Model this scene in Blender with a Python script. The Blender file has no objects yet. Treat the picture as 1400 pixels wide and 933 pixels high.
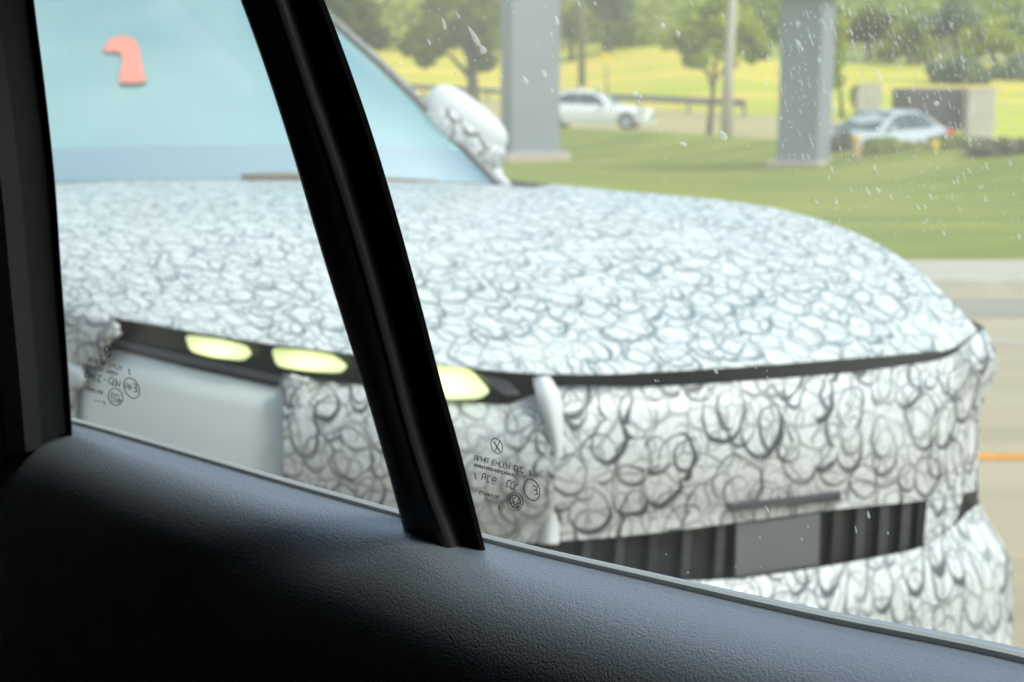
import bpy, math, random
import numpy as np
from mathutils import Vector, Matrix
random.seed(7); rng = np.random.default_rng(7)
S = bpy.context.scene
COL = S.collection

# ------------------------------------------------------------------ camera
F = 1900.0; W0, H0 = 1400.0, 933.0; HORIZON = 140.0
CAM_Z = 1.5
PITCH = math.atan((H0/2 - HORIZON)/F)
cam_d = bpy.data.cameras.new('camera'); cam = bpy.data.objects.new('camera', cam_d); COL.objects.link(cam)
cam.location = (0, 0, CAM_Z); cam.rotation_euler = (math.pi/2 - PITCH, 0, 0)
cam_d.sensor_fit = 'HORIZONTAL'; cam_d.sensor_width = 36.0; cam_d.lens = 36.0*F/W0
cam_d.clip_start = 0.02; cam_d.clip_end = 3000
cam_d.dof.use_dof = True; cam_d.dof.focus_distance = 1.0; cam_d.dof.aperture_fstop = 8.2
S.camera = cam

# ------------------------------------------------------------------ world, sun, exposure
SUN_EL = math.radians(50); SUN_AZ = math.atan2(0.80, -0.60)   # direction to the sun, measured from +Y towards +X
w = bpy.data.worlds.new('World'); S.world = w; w.use_nodes = True
nt = w.node_tree; nt.nodes.clear()
sky = nt.nodes.new('ShaderNodeTexSky'); sky.sky_type = 'NISHITA'; sky.sun_disc = False
sky.sun_elevation = SUN_EL; sky.sun_rotation = SUN_AZ; sky.dust_density = 2.5; sky.air_density = 1.0; sky.ozone_density = 1.0
bg = nt.nodes.new('ShaderNodeBackground'); bg.inputs[1].default_value = 0.15
wo = nt.nodes.new('ShaderNodeOutputWorld')
wtc = nt.nodes.new('ShaderNodeTexCoord'); wmp = nt.nodes.new('ShaderNodeMapping'); wmp.inputs['Scale'].default_value = (1, 1, 1.8)
wnz = nt.nodes.new('ShaderNodeTexNoise'); wnz.inputs['Scale'].default_value = 2.6; wnz.inputs['Detail'].default_value = 7; wnz.inputs['Roughness'].default_value = 0.5
wcr = nt.nodes.new('ShaderNodeValToRGB'); wcr.color_ramp.elements[0].position = 0.40; wcr.color_ramp.elements[1].position = 0.66
wcr.color_ramp.elements[1].color = (0.85, 0.85, 0.85, 1)
wmx = nt.nodes.new('ShaderNodeMix'); wmx.data_type = 'RGBA'; wmx.inputs['B'].default_value = (4.6, 4.7, 4.8, 1)
nt.links.new(wtc.outputs['Generated'], wmp.inputs[0]); nt.links.new(wmp.outputs[0], wnz.inputs['Vector']); nt.links.new(wnz.outputs['Fac'], wcr.inputs[0])
nt.links.new(wcr.outputs[0], wmx.inputs['Factor']); nt.links.new(sky.outputs[0], wmx.inputs['A'])
nt.links.new(wmx.outputs['Result'], bg.inputs[0]); nt.links.new(bg.outputs[0], wo.inputs[0])
sun_d = bpy.data.lights.new('sun', 'SUN'); sun_d.energy = 1.5; sun_d.angle = math.radians(12); sun_d.color = (1, 0.95, 0.86)
sun = bpy.data.objects.new('sun', sun_d); COL.objects.link(sun)
to_sun = Vector((math.sin(SUN_AZ)*math.cos(SUN_EL), math.cos(SUN_AZ)*math.cos(SUN_EL), math.sin(SUN_EL)))
sun.rotation_euler = to_sun.to_track_quat('Z', 'Y').to_euler(); sun.location = (20, -20, 30)
S.view_settings.view_transform = 'Standard'; S.view_settings.look = 'None'
S.view_settings.exposure = 0.9; S.view_settings.gamma = 1.0
S.render.engine = 'CYCLES'
S.cycles.use_denoising = True
S.cycles.max_bounces = 7; S.cycles.transparent_max_bounces = 14
S.cycles.sample_clamp_indirect = 6.0

# ------------------------------------------------------------------ helpers
def ray(px, py):
    a = (px - W0/2)/F; b = (H0/2 - py)/F
    return Vector((a, math.cos(PITCH) + b*math.sin(PITCH), -math.sin(PITCH) + b*math.cos(PITCH)))
def P(px, py, Y):
    d = ray(px, py); t = Y/d.y
    return Vector((d.x*t, Y, CAM_Z + d.z*t))
def clamp(x, a, b): return max(a, min(b, x))
def sstep(x, a, b):
    t = clamp((x-a)/(b-a), 0, 1); return t*t*(3-2*t)
def interp(x, pts):
    xs = [p[0] for p in pts]; ys = [p[1] for p in pts]
    return float(np.interp(x, xs, ys))
def smooth_interp(x, pts):
    # Catmull-Rom through (x, value) pairs
    xs = [p[0] for p in pts]; ys = [p[1] for p in pts]
    if x <= xs[0]: return ys[0]
    if x >= xs[-1]: return ys[-1]
    i = max(k for k in range(len(xs)-1) if xs[k] <= x)
    def m(k):
        if k == 0: return (ys[1]-ys[0])/(xs[1]-xs[0])
        if k == len(xs)-1: return (ys[-1]-ys[-2])/(xs[-1]-xs[-2])
        return (ys[k+1]-ys[k-1])/(xs[k+1]-xs[k-1])
    h = xs[i+1]-xs[i]; t = (x-xs[i])/h
    return ((2*t**3-3*t*t+1)*ys[i] + (t**3-2*t*t+t)*h*m(i) + (-2*t**3+3*t*t)*ys[i+1] + (t**3-t*t)*h*m(i+1))

def root(name, loc, label, cat, group=None):
    o = bpy.data.objects.new(name, None); COL.objects.link(o); o.location = loc
    o.empty_display_size = 0.1
    o['label'] = label; o['category'] = cat
    if group: o['group'] = group
    return o
def base_loc(o):
    v = Vector((0, 0, 0))
    while o is not None: v += o.location; o = o.parent
    return v
def mk(name, verts, faces, mat, parent=None, smooth=False, uvs=None, kind=None, label=None, bevel=0.0, solid=0.0):
    off = base_loc(parent) if parent else Vector((0, 0, 0))
    me = bpy.data.meshes.new(name)
    me.from_pydata([tuple(Vector(v) - off) for v in verts], [], faces)
    if uvs is not None:
        ul = me.uv_layers.new(name='UVMap')
        for lp in me.loops: ul.data[lp.index].uv = uvs[lp.vertex_index]
    if mat: me.materials.append(mat)
    if smooth:
        for p in me.polygons: p.use_smooth = True
    me.update()
    o = bpy.data.objects.new(name, me); COL.objects.link(o)
    if parent: o.parent = parent
    if kind: o['kind'] = kind
    if label: o['label'] = label
    if solid:
        m = o.modifiers.new('solid', 'SOLIDIFY'); m.thickness = solid; m.offset = 0
    if bevel:
        m = o.modifiers.new('bevel', 'BEVEL'); m.width = bevel; m.segments = 2; m.limit_method = 'ANGLE'; m.angle_limit = 0.6
    return o
def thing_mesh(o, label, cat, group=None):
    o['label'] = label; o['category'] = cat
    if group: o['group'] = group
    return o
def grid(rows):
    n = len(rows[0]); v = [p for r in rows for p in r]; f = []
    for i in range(len(rows)-1):
        for j in range(n-1):
            a = i*n+j; f.append((a, a+1, a+n+1, a+n))
    return v, f
def box(c, s, rz=0.0, taper=1.0):
    c = Vector(c); R = Matrix.Rotation(rz, 3, 'Z'); v = []
    for dz in (-1, 1):
        k = 1.0 if dz < 0 else taper
        for dx, dy in ((-1, -1), (1, -1), (1, 1), (-1, 1)):
            v.append(c + R @ Vector((dx*s[0]/2*k, dy*s[1]/2*k, dz*s[2]/2)))
    f = [(3, 2, 1, 0), (4, 5, 6, 7), (0, 1, 5, 4), (1, 2, 6, 5), (2, 3, 7, 6), (3, 0, 4, 7)]
    return v, f
def joined(*vf):
    V, Fc = [], []
    for v, f in vf:
        k = len(V); V += list(v); Fc += [tuple(i+k for i in q) for q in f]
    return V, Fc
def tube(pts, radii, seg=8, cap=True):
    pts = [Vector(p) for p in pts]; V, Fc = [], []
    for i, p in enumerate(pts):
        t = (pts[min(i+1, len(pts)-1)] - pts[max(i-1, 0)]).normalized()
        a = t.cross(Vector((0.31, 0.95, 0.07)));
        if a.length < 1e-3: a = t.cross(Vector((1, 0, 0)))
        a.normalize(); b = t.cross(a)
        r = radii[i] if hasattr(radii, '__len__') else radii
        for k in range(seg):
            an = 2*math.pi*k/seg; V.append(p + (a*math.cos(an) + b*math.sin(an))*r)
    for i in range(len(pts)-1):
        for k in range(seg):
            k2 = (k+1) % seg
            Fc.append((i*seg+k, i*seg+k2, (i+1)*seg+k2, (i+1)*seg+k))
    if cap:
        Fc.append(tuple(reversed(range(seg)))); Fc.append(tuple(range((len(pts)-1)*seg, len(pts)*seg)))
    return V, Fc
def prism(front, back):
    n = len(front); v = list(front) + list(back)
    f = [tuple(range(n)), tuple(reversed(range(n, 2*n)))]
    f += [(i, i+n, (i+1) % n + n, (i+1) % n) for i in range(n)]
    return v, f

# ------------------------------------------------------------------ materials
def new_mat(name):
    m = bpy.data.materials.new(name); m.use_nodes = True
    n = m.node_tree; b = n.nodes['Principled BSDF']
    return m, n, b
def plain(name, col, rough=0.6, metal=0.0, spec=0.5, var=0.12, scale=8.0, bump=0.0, bscale=60.0, coat=0.0):
    m, n, b = new_mat(name)
    b.inputs['Roughness'].default_value = rough; b.inputs['Metallic'].default_value = metal
    b.inputs['Specular IOR Level'].default_value = spec; b.inputs['Coat Weight'].default_value = coat
    tc = n.nodes.new('ShaderNodeTexCoord')
    nz = n.nodes.new('ShaderNodeTexNoise'); nz.inputs['Scale'].default_value = scale; nz.inputs['Detail'].default_value = 5
    n.links.new(tc.outputs['Object'], nz.inputs['Vector'])
    cr = n.nodes.new('ShaderNodeValToRGB')
    cr.color_ramp.elements[0].position = 0.3; cr.color_ramp.elements[1].position = 0.7
    cr.color_ramp.elements[0].color = tuple(c*(1-var) for c in col) + (1,)
    cr.color_ramp.elements[1].color = tuple(min(1, c*(1+var)) for c in col) + (1,)
    n.links.new(nz.outputs['Fac'], cr.inputs['Fac']); n.links.new(cr.outputs['Color'], b.inputs['Base Color'])
    if bump:
        n2 = n.nodes.new('ShaderNodeTexNoise'); n2.inputs['Scale'].default_value = bscale; n2.inputs['Detail'].default_value = 4
        n.links.new(tc.outputs['Object'], n2.inputs['Vector'])
        bp = n.nodes.new('ShaderNodeBump'); bp.inputs['Strength'].default_value = bump; bp.inputs['Distance'].default_value = 0.01
        n.links.new(n2.outputs['Fac'], bp.inputs['Height']); n.links.new(bp.outputs['Normal'], b.inputs['Normal'])
    return m
def ramp_mat(name, cols, scale, rough=0.9, stretch=(1, 1, 1), bump=0.0, translucent=0.0, detail=8):
    m, n, b = new_mat(name); b.inputs['Roughness'].default_value = rough; b.inputs['Specular IOR Level'].default_value = 0.2
    tc = n.nodes.new('ShaderNodeTexCoord'); mp = n.nodes.new('ShaderNodeMapping'); mp.inputs['Scale'].default_value = stretch
    nz = n.nodes.new('ShaderNodeTexNoise'); nz.inputs['Scale'].default_value = scale; nz.inputs['Detail'].default_value = detail; nz.inputs['Roughness'].default_value = 0.65
    n.links.new(tc.outputs['Object'], mp.inputs['Vector']); n.links.new(mp.outputs['Vector'], nz.inputs['Vector'])
    cr = n.nodes.new('ShaderNodeValToRGB'); e = cr.color_ramp.elements
    k = len(cols)
    e[0].position = 0.28; e[0].color = cols[0] + (1,); e[1].position = 0.72; e[1].color = cols[-1] + (1,)
    for i in range(1, k-1):
        x = e.new(0.28 + 0.44*i/(k-1)); x.color = cols[i] + (1,)
    n.links.new(nz.outputs['Fac'], cr.inputs['Fac']); n.links.new(cr.outputs['Color'], b.inputs['Base Color'])
    if bump:
        bp = n.nodes.new('ShaderNodeBump'); bp.inputs['Strength'].default_value = bump; bp.inputs['Distance'].default_value = 0.05
        n.links.new(nz.outputs['Fac'], bp.inputs['Height']); n.links.new(bp.outputs['Normal'], b.inputs['Normal'])
    if translucent:
        tr = n.nodes.new('ShaderNodeBsdfTranslucent'); mx = n.nodes.new('ShaderNodeMixShader'); mx.inputs[0].default_value = translucent
        n.links.new(cr.outputs['Color'], tr.inputs['Color'])
        n.links.new(b.outputs[0], mx.inputs[1]); n.links.new(tr.outputs[0], mx.inputs[2])
        n.links.new(mx.outputs[0], n.nodes['Material Output'].inputs[0])
    return m

def camo_mat(name, base=(0.56, 0.58, 0.585), dark=(0.035, 0.04, 0.05), cell=0.085, rough=0.38, strength=1.0, edge=0.45, edge_w=0.07):
    """printed camouflage wrap: overlapping swirled rings, thick on one side and thin on the other"""
    m, n, b = new_mat(name); b.inputs['Roughness'].default_value = rough; b.inputs['Specular IOR Level'].default_value = 0.35
    L = n.links.new
    def math_(op, a, c=None, cl=False):
        x = n.nodes.new('ShaderNodeMath'); x.operation = op; x.use_clamp = cl
        for i, s in enumerate((a, c)):
            if s is None: continue
            if isinstance(s, (int, float)): x.inputs[i].default_value = s
            else: L(s, x.inputs[i])
        return x.outputs[0]
    uv = n.nodes.new('ShaderNodeUVMap'); uv.uv_map = 'UVMap'
    nz = n.nodes.new('ShaderNodeTexNoise'); nz.inputs['Scale'].default_value = 9; nz.inputs['Detail'].default_value = 2
    L(uv.outputs[0], nz.inputs['Vector'])
    sub = n.nodes.new('ShaderNodeVectorMath'); sub.operation = 'SUBTRACT'; sub.inputs[1].default_value = (0.5, 0.5, 0.5); L(nz.outputs['Color'], sub.inputs[0])
    sc = n.nodes.new('ShaderNodeVectorMath'); sc.operation = 'SCALE'; sc.inputs['Scale'].default_value = 0.055; L(sub.outputs[0], sc.inputs[0])
    add = n.nodes.new('ShaderNodeVectorMath'); add.operation = 'ADD'; L(uv.outputs[0], add.inputs[0]); L(sc.outputs[0], add.inputs[1])
    total = None
    layers = [  # size, r0, rv, half width, dirx, diry, strength
        (1.15, 0.36, 0.16, 0.060, 0.35, -0.94, 1.0, 0.25),
        (1.00, 0.33, 0.16, 0.052, -0.8, -0.6, 0.95, 1.1),
        (0.62, 0.30, 0.20, 0.050, 0.9, 0.43, 0.55, 2.0),
        (0.45, 0.28, 0.22, 0.055, -0.3, -0.95, 0.35, 0.7)]
    for k, (sz, r0, rv, wd, dx, dy, st, rot) in enumerate(layers):
        mp = n.nodes.new('ShaderNodeMapping'); mp.inputs['Scale'].default_value = (1/(cell*sz)*1.12, 1/(cell*sz)*0.86, 1)
        mp.inputs['Location'].default_value = (3.7*k + 1.3, 2.9*k, 0); mp.inputs['Rotation'].default_value = (0, 0, 0.12*(k-1))
        L(add.outputs[0], mp.inputs[0])
        vo = n.nodes.new('ShaderNodeTexVoronoi'); vo.voronoi_dimensions = '2D'; vo.inputs['Scale'].default_value = 1; vo.inputs['Randomness'].default_value = 0.75
        L(mp.outputs[0], vo.inputs['Vector'])
        lc = n.nodes.new('ShaderNodeVectorMath'); lc.operation = 'SUBTRACT'; L(mp.outputs[0], lc.inputs[0]); L(vo.outputs['Position'], lc.inputs[1])
        nm = n.nodes.new('ShaderNodeVectorMath'); nm.operation = 'NORMALIZE'; L(lc.outputs[0], nm.inputs[0])
        dt = n.nodes.new('ShaderNodeVectorMath'); dt.operation = 'DOT_PRODUCT'; dt.inputs[1].default_value = (dx, dy, 0); L(nm.outputs[0], dt.inputs[0])
        sep = n.nodes.new('ShaderNodeSeparateColor'); L(vo.outputs['Color'], sep.inputs[0])
        r = math_('ADD', math_('MULTIPLY', sep.outputs[0], rv), r0)
        df = math_('ABSOLUTE', math_('SUBTRACT', vo.outputs['Distance'], r))
        th = math_('ADD', math_('MULTIPLY', dt.outputs['Value'], 0.5), 0.5)
        th = math_('ADD', math_('MULTIPLY', math_('POWER', th, 1.6), wd*0.9), wd*0.28)
        mk_ = math_('MULTIPLY', math_('SUBTRACT', 1.30, math_('DIVIDE', df, th), True), 1.5, True)
        mk_ = math_('MULTIPLY', mk_, st)
        total = mk_ if total is None else math_('MAXIMUM', total, mk_)
    ve = n.nodes.new('ShaderNodeTexVoronoi'); ve.voronoi_dimensions = '2D'; ve.feature = 'DISTANCE_TO_EDGE'; ve.inputs['Scale'].default_value = 1/(cell*0.8)
    L(add.outputs[0], ve.inputs['Vector'])
    ed = math_('MULTIPLY', math_('SUBTRACT', 1.0, math_('DIVIDE', ve.outputs['Distance'], edge_w), True), edge)
    total = math_('MAXIMUM', total, ed)
    # print fades in and out
    n3 = n.nodes.new('ShaderNodeTexNoise'); n3.inputs['Scale'].default_value = 5.5; n3.inputs['Detail'].default_value = 3; L(uv.outputs[0], n3.inputs['Vector'])
    fade = math_('ADD', math_('MULTIPLY', math_('SUBTRACT', n3.outputs['Fac'], 0.30, True), 2.4, True), 0.50, True)
    total = math_('MULTIPLY', math_('MULTIPLY', total, fade), strength, True)
    mx = n.nodes.new('ShaderNodeMix'); mx.data_type = 'RGBA'
    mx.inputs['A'].default_value = base + (1,); mx.inputs['B'].default_value = dark + (1,)
    L(total, mx.inputs['Factor']); L(mx.outputs['Result'], b.inputs['Base Color'])
    # loose fabric ripples
    bn = n.nodes.new('ShaderNodeTexNoise'); bn.inputs['Scale'].default_value = 14; bn.inputs['Detail'].default_value = 3; L(uv.outputs[0], bn.inputs['Vector'])
    bp = n.nodes.new('ShaderNodeBump'); bp.inputs['Strength'].default_value = 0.25; bp.inputs['Distance'].default_value = 0.02
    L(bn.outputs['Fac'], bp.inputs['Height']); L(bp.outputs['Normal'], b.inputs['Normal'])
    return m

def glass_mat(name, milk=0.07, tint=(0.95, 1.0, 0.99)):
    m, n, b = new_mat(name); L = n.links.new; n.nodes.remove(b)
    tr = n.nodes.new('ShaderNodeBsdfTransparent'); tr.inputs[0].default_value = tint + (1,)
    tl = n.nodes.new('ShaderNodeBsdfTranslucent'); tl.inputs[0].default_value = (0.98, 0.97, 0.84, 1)
    gl = n.nodes.new('ShaderNodeBsdfGlossy'); gl.inputs['Roughness'].default_value = 0.02
    # dust film: uneven
    tc = n.nodes.new('ShaderNodeTexCoord'); nz = n.nodes.new('ShaderNodeTexNoise'); nz.inputs['Scale'].default_value = 5; nz.inputs['Detail'].default_value = 6
    L(tc.outputs['Object'], nz.inputs['Vector'])
    mr = n.nodes.new('ShaderNodeMapRange'); mr.inputs['From Min'].default_value = 0.25; mr.inputs['From Max'].default_value = 0.75
    mr.inputs['To Min'].default_value = milk*0.75; mr.inputs['To Max'].default_value = milk*1.25
    L(nz.outputs['Fac'], mr.inputs['Value'])
    sx = n.nodes.new('ShaderNodeSeparateXYZ'); L(tc.outputs['Object'], sx.inputs[0])
    m3 = n.nodes.new('ShaderNodeMapRange'); m3.interpolation_type = 'SMOOTHSTEP'; m3.inputs['From Min'].default_value = 1.25; m3.inputs['From Max'].default_value = 1.52
    m3.inputs['To Min'].default_value = 0.18; m3.inputs['To Max'].default_value = 1.5; L(sx.outputs['Z'], m3.inputs['Value'])
    m4 = n.nodes.new('ShaderNodeMath'); m4.operation = 'MULTIPLY'; L(mr.outputs[0], m4.inputs[0]); L(m3.outputs[0], m4.inputs[1])
    mr = m4
    mx = n.nodes.new('ShaderNodeMixShader'); L(mr.outputs[0], mx.inputs[0]); L(tr.outputs[0], mx.inputs[1]); L(tl.outputs[0], mx.inputs[2])
    lw = n.nodes.new('ShaderNodeLayerWeight'); pw = n.nodes.new('ShaderNodeMath'); pw.operation = 'POWER'; pw.inputs[1].default_value = 4.5
    L(lw.outputs['Facing'], pw.inputs[0])
    fr = n.nodes.new('ShaderNodeMath'); fr.operation = 'MULTIPLY_ADD'; fr.inputs[1].default_value = 0.5; fr.inputs[2].default_value = 0.02
    L(pw.outputs[0], fr.inputs[0])
    m2 = n.nodes.new('ShaderNodeMixShader'); L(fr.outputs[0], m2.inputs[0]); L(mx.outputs[0], m2.inputs[1]); L(gl.outputs[0], m2.inputs[2])
    L(m2.outputs[0], n.nodes['Material Output'].inputs[0])
    return m
def screen_mat(name, col, alpha, rough=0.12, refl=0.35):
    m, n, b = new_mat(name)
    b.inputs['Base Color'].default_value = col + (1,); b.inputs['Roughness'].default_value = rough; b.inputs['Alpha'].default_value = alpha
    g = n.nodes.new('ShaderNodeBsdfGlossy'); g.inputs['Color'].default_value = (0.72, 0.92, 0.95, 1); g.inputs['Roughness'].default_value = 0.04
    mx = n.nodes.new('ShaderNodeMixShader'); mx.inputs[0].default_value = refl
    n.links.new(b.outputs[0], mx.inputs[1]); n.links.new(g.outputs[0], mx.inputs[2]); n.links.new(mx.outputs[0], n.nodes['Material Output'].inputs[0])
    return m
def lamp_mat(name, col, s):
    m, n, b = new_mat(name)
    b.inputs['Base Color'].default_value = (0.8, 0.8, 0.6, 1); b.inputs['Roughness'].default_value = 0.15
    tc = n.nodes.new('ShaderNodeTexCoord'); mp = n.nodes.new('ShaderNodeMapping'); mp.inputs['Location'].default_value = (-1.0, 0, -1.0); mp.inputs['Scale'].default_value = (2, 0, 2)
    ln = n.nodes.new('ShaderNodeVectorMath'); ln.operation = 'LENGTH'
    mr = n.nodes.new('ShaderNodeMapRange'); mr.interpolation_type = 'SMOOTHSTEP'
    mr.inputs['From Min'].default_value = 0.2; mr.inputs['From Max'].default_value = 1.05; mr.inputs['To Min'].default_value = s*1.35; mr.inputs['To Max'].default_value = s*0.5
    n.links.new(tc.outputs['Generated'], mp.inputs[0]); n.links.new(mp.outputs[0], ln.inputs[0]); n.links.new(ln.outputs['Value'], mr.inputs['Value'])
    b.inputs['Emission Color'].default_value = col + (1,); n.links.new(mr.outputs[0], b.inputs['Emission Strength'])
    return m
def leather_mat(name, col=(0.225, 0.26, 0.315)):
    m, n, b = new_mat(name); L = n.links.new
    b.inputs['Base Color'].default_value = col + (1,); b.inputs['Roughness'].default_value = 0.36; b.inputs['Specular IOR Level'].default_value = 1.0; b.inputs['IOR'].default_value = 1.6; b.inputs['Specular Tint'].default_value = (0.85, 0.93, 1.0, 1)
    tc = n.nodes.new('ShaderNodeTexCoord')
    nz = n.nodes.new('ShaderNodeTexNoise'); nz.inputs['Scale'].default_value = 60; nz.inputs['Detail'].default_value = 3
    L(tc.outputs['Object'], nz.inputs['Vector'])
    add = n.nodes.new('ShaderNodeVectorMath'); add.operation = 'MULTIPLY_ADD'; add.inputs[1].default_value = (0.006, 0.006, 0.006)
    L(nz.outputs['Color'], add.inputs[0]); L(tc.outputs['Object'], add.inputs[2])
    vo = n.nodes.new('ShaderNodeTexVoronoi'); vo.feature = 'SMOOTH_F1'; vo.inputs['Scale'].default_value = 520; vo.inputs['Smoothness'].default_value = 0.5
    L(add.outputs[0], vo.inputs['Vector'])
    inv = n.nodes.new('ShaderNodeMath'); inv.operation = 'SUBTRACT'; inv.inputs[0].default_value = 1; L(vo.outputs['Distance'], inv.inputs[1])
    bp = n.nodes.new('ShaderNodeBump'); bp.inputs['Strength'].default_value = 0.4; bp.inputs['Distance'].default_value = 0.0009
    L(inv.outputs[0], bp.inputs['Height']); L(bp.outputs['Normal'], b.inputs['Normal'])
    return m

M = {}
M['camo'] = camo_mat('camouflage_wrap', strength=0.92, cell=0.078, edge=0.75, edge_w=0.085)
M['camo_big'] = camo_mat('camouflage_wrap_large', cell=0.092, strength=0.95, edge=0.7, edge_w=0.085, base=(0.60, 0.62, 0.625))
M['camo_hood'] = camo_mat('camouflage_wrap_hood', rough=0.27, cell=0.080, strength=0.78, edge=0.95, edge_w=0.09, dark=(0.02, 0.075, 0.095), base=(0.60, 0.62, 0.615))  # print lines tinted teal: the sky's reflected tint is put into the colour
M['camo_mirror'] = camo_mat('camouflage_mirror', cell=0.11, strength=1.0, edge=0.5, edge_w=0.10, dark=(0.02, 0.02, 0.03))
M['black_plastic'] = plain('black_plastic', (0.012, 0.012, 0.014), 0.45, var=0.2)
M['gap_black'] = plain('gap_black', (0.006, 0.006, 0.008), 0.6)
M['lamp_dark'] = plain('lamp_housing', (0.03, 0.032, 0.035), 0.25, var=0.2)
M['grey_panel'] = plain('grey_panel', (0.66, 0.72, 0.73), 0.35, var=0.05, scale=2.0)
M['plate_grey'] = plain('plate_grey', (0.11, 0.11, 0.115), 0.6, var=0.08)
M['bar_grey'] = plain('bar_grey', (0.032, 0.034, 0.04), 0.4, var=0.1)
M['chrome_lens'] = plain('lens', (0.22, 0.21, 0.24), 0.2, metal=0.3, var=0.2)
M['white_fabric'] = plain('white_fabric', (0.56, 0.58, 0.59), 0.6, var=0.04)
M['drl'] = lamp_mat('running_light', (0.90, 1.0, 0.36), 0.72)
M['screen'] = screen_mat('windscreen_glass', (0.12, 0.30, 0.30), 0.85, 0.12, 0.36)  # teal base colour stands in for the sky reflected in the glass
M['band'] = screen_mat('windscreen_band', (0.10, 0.19, 0.25), 0.95, 0.3, 0.30)
M['rubber'] = plain('rubber', (0.02, 0.02, 0.022), 0.7, var=0.2)
M['red_hook'] = plain('red_hook', (0.62, 0.18, 0.13), 0.6, var=0.1)
M['dash'] = plain('dashboard', (0.10, 0.12, 0.14), 0.7)
M['door'] = leather_mat('door_leatherette')
M['pillar'] = plain('pillar_trim', (0.16, 0.163, 0.17), 0.55, var=0.06, bump=0.1, bscale=500)
M['divider'] = plain('divider_trim', (0.035, 0.035, 0.037), 0.42, spec=0.6, var=0.1, bump=0.08, bscale=700)
M['seal'] = plain('seal_black', (0.008, 0.008, 0.009), 0.8, spec=0.12)
M['belt_light'] = plain('belt_trim', (0.30, 0.315, 0.315), 0.4, var=0.06)
M['cabin'] = plain('cabin_shell', (0.02, 0.02, 0.022), 0.9)
M['glass'] = glass_mat('side_glass')
M['mark'] = plain('etched_mark', (0.05, 0.055, 0.06), 0.8)
M['mark'].node_tree.nodes['Principled BSDF'].inputs['Alpha'].default_value = 0.5

# ------------------------------------------------------------------ ground
HQ = [(-40, 0), (38, 0), (43, 0.30), (48, 0.78), (51, 0.45), (62, 0.65), (75, 1.3), (85, 2.1), (105, 3.9), (134, 6.6), (180, 10.5), (260, 17), (420, 30), (900, 62)]
def q_of(X, Y): return Y + (2.1*min(X, 11) if X > 0 else 0.3*X)
def ground_z(X, Y):
    q = q_of(X, Y)
    g = -0.06*clamp(X, -10, 22) - 0.06*max(0, min(X, 26)-12)
    return smooth_interp(q, HQ) + g*sstep(q, 40, 58)*(1 - sstep(q, 130, 260)) + 0.0
def terrain(name, q0, q1, nq, xs, mat, lift=0.0, kind='structure'):
    rows = []
    for i in range(nq+1):
        r = []
        for X in xs:
            k = (2.1*min(X, 11) if X > 0 else 0.3*X)
            q = q0 + (q1-q0)*i/nq
            Y = q - k*(1.0)
            r.append(Vector((X, Y, ground_z(X, Y) + lift)))
        rows.append(r)
    v, f = grid(rows)
    return mk(name, v, f, mat, smooth=True, kind=kind)
M['road'] = ramp_mat('pale_concrete_road', [(0.28, 0.24, 0.175), (0.38, 0.32, 0.225), (0.46, 0.39, 0.28)], 1.4, 0.9, stretch=(0.12, 1, 1), bump=0.05)
M['gutter'] = ramp_mat('gutter_asphalt', [(0.26, 0.24, 0.19), (0.33, 0.30, 0.25)], 1.6, 0.9, stretch=(0.3, 1, 1))
M['kerb'] = ramp_mat('kerb_concrete', [(0.36, 0.34, 0.28), (0.46, 0.43, 0.36)], 3.0, 0.9)
M['orange_paint'] = plain('orange_paint', (0.62, 0.26, 0.03), 0.7, var=0.15, scale=12)
M['grass'] = ramp_mat('verge_grass', [(0.095, 0.13, 0.015), (0.18, 0.215, 0.028), (0.32, 0.30, 0.05)], 0.7, 0.95, stretch=(0.24, 1, 1), bump=0.5)
M['far_road'] = ramp_mat('far_road_dirt', [(0.30, 0.26, 0.12), (0.42, 0.35, 0.17), (0.30, 0.29, 0.12)], 0.5, 0.95, stretch=(0.2, 1, 1))
M['field'] = ramp_mat('dry_field', [(0.28, 0.34, 0.03), (0.66, 0.46, 0.09), (0.34, 0.40, 0.03), (0.62, 0.50, 0.10)], 0.22, 0.95, stretch=(0.12, 1, 1))
M['hill'] = ramp_mat('hillside_grass', [(0.16, 0.21, 0.05), (0.28, 0.30, 0.10), (0.36, 0.34, 0.13)], 0.08, 0.95)

rv, rf = grid([[Vector((x, y, 0.0)) for x in np.linspace(-60, 90, 16)] for y in np.linspace(-40, 11.0, 12)])
mk('road', rv, rf, M['road'], kind='structure')
v, f = grid([[Vector((x, y, 0.004)) for x in np.linspace(-60, 90, 16)] for y in (9.7, 10.7)])
mk('gutter', v, f, M['gutter'], kind='structure')
kz = 0.12
v, f = grid([[Vector((x, y, z)) for x in np.linspace(-60, 90, 31)] for y, z in ((11.0, 0.0), (11.02, kz-0.02), (11.06, kz), (12.3, kz), (12.3, 0))])
mk('kerb', v, f, M['kerb'], kind='structure')
v, f = grid([[Vector((x, 5.79 - 0.04*(x-2) + dy, 0.004)) for x in np.linspace(-30, 40, 20)] for dy in (-0.055, 0.055)])
rj, rjf = grid([[Vector((x, 8.7 + dy, 0.004)) for x in np.linspace(-30, 40, 20)] for dy in (-0.09, 0.09)])
mk('road_joint', rj, rjf, M['kerb'], kind='structure')
mk('lane_marking', v, f, M['orange_paint'], kind='structure')
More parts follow.
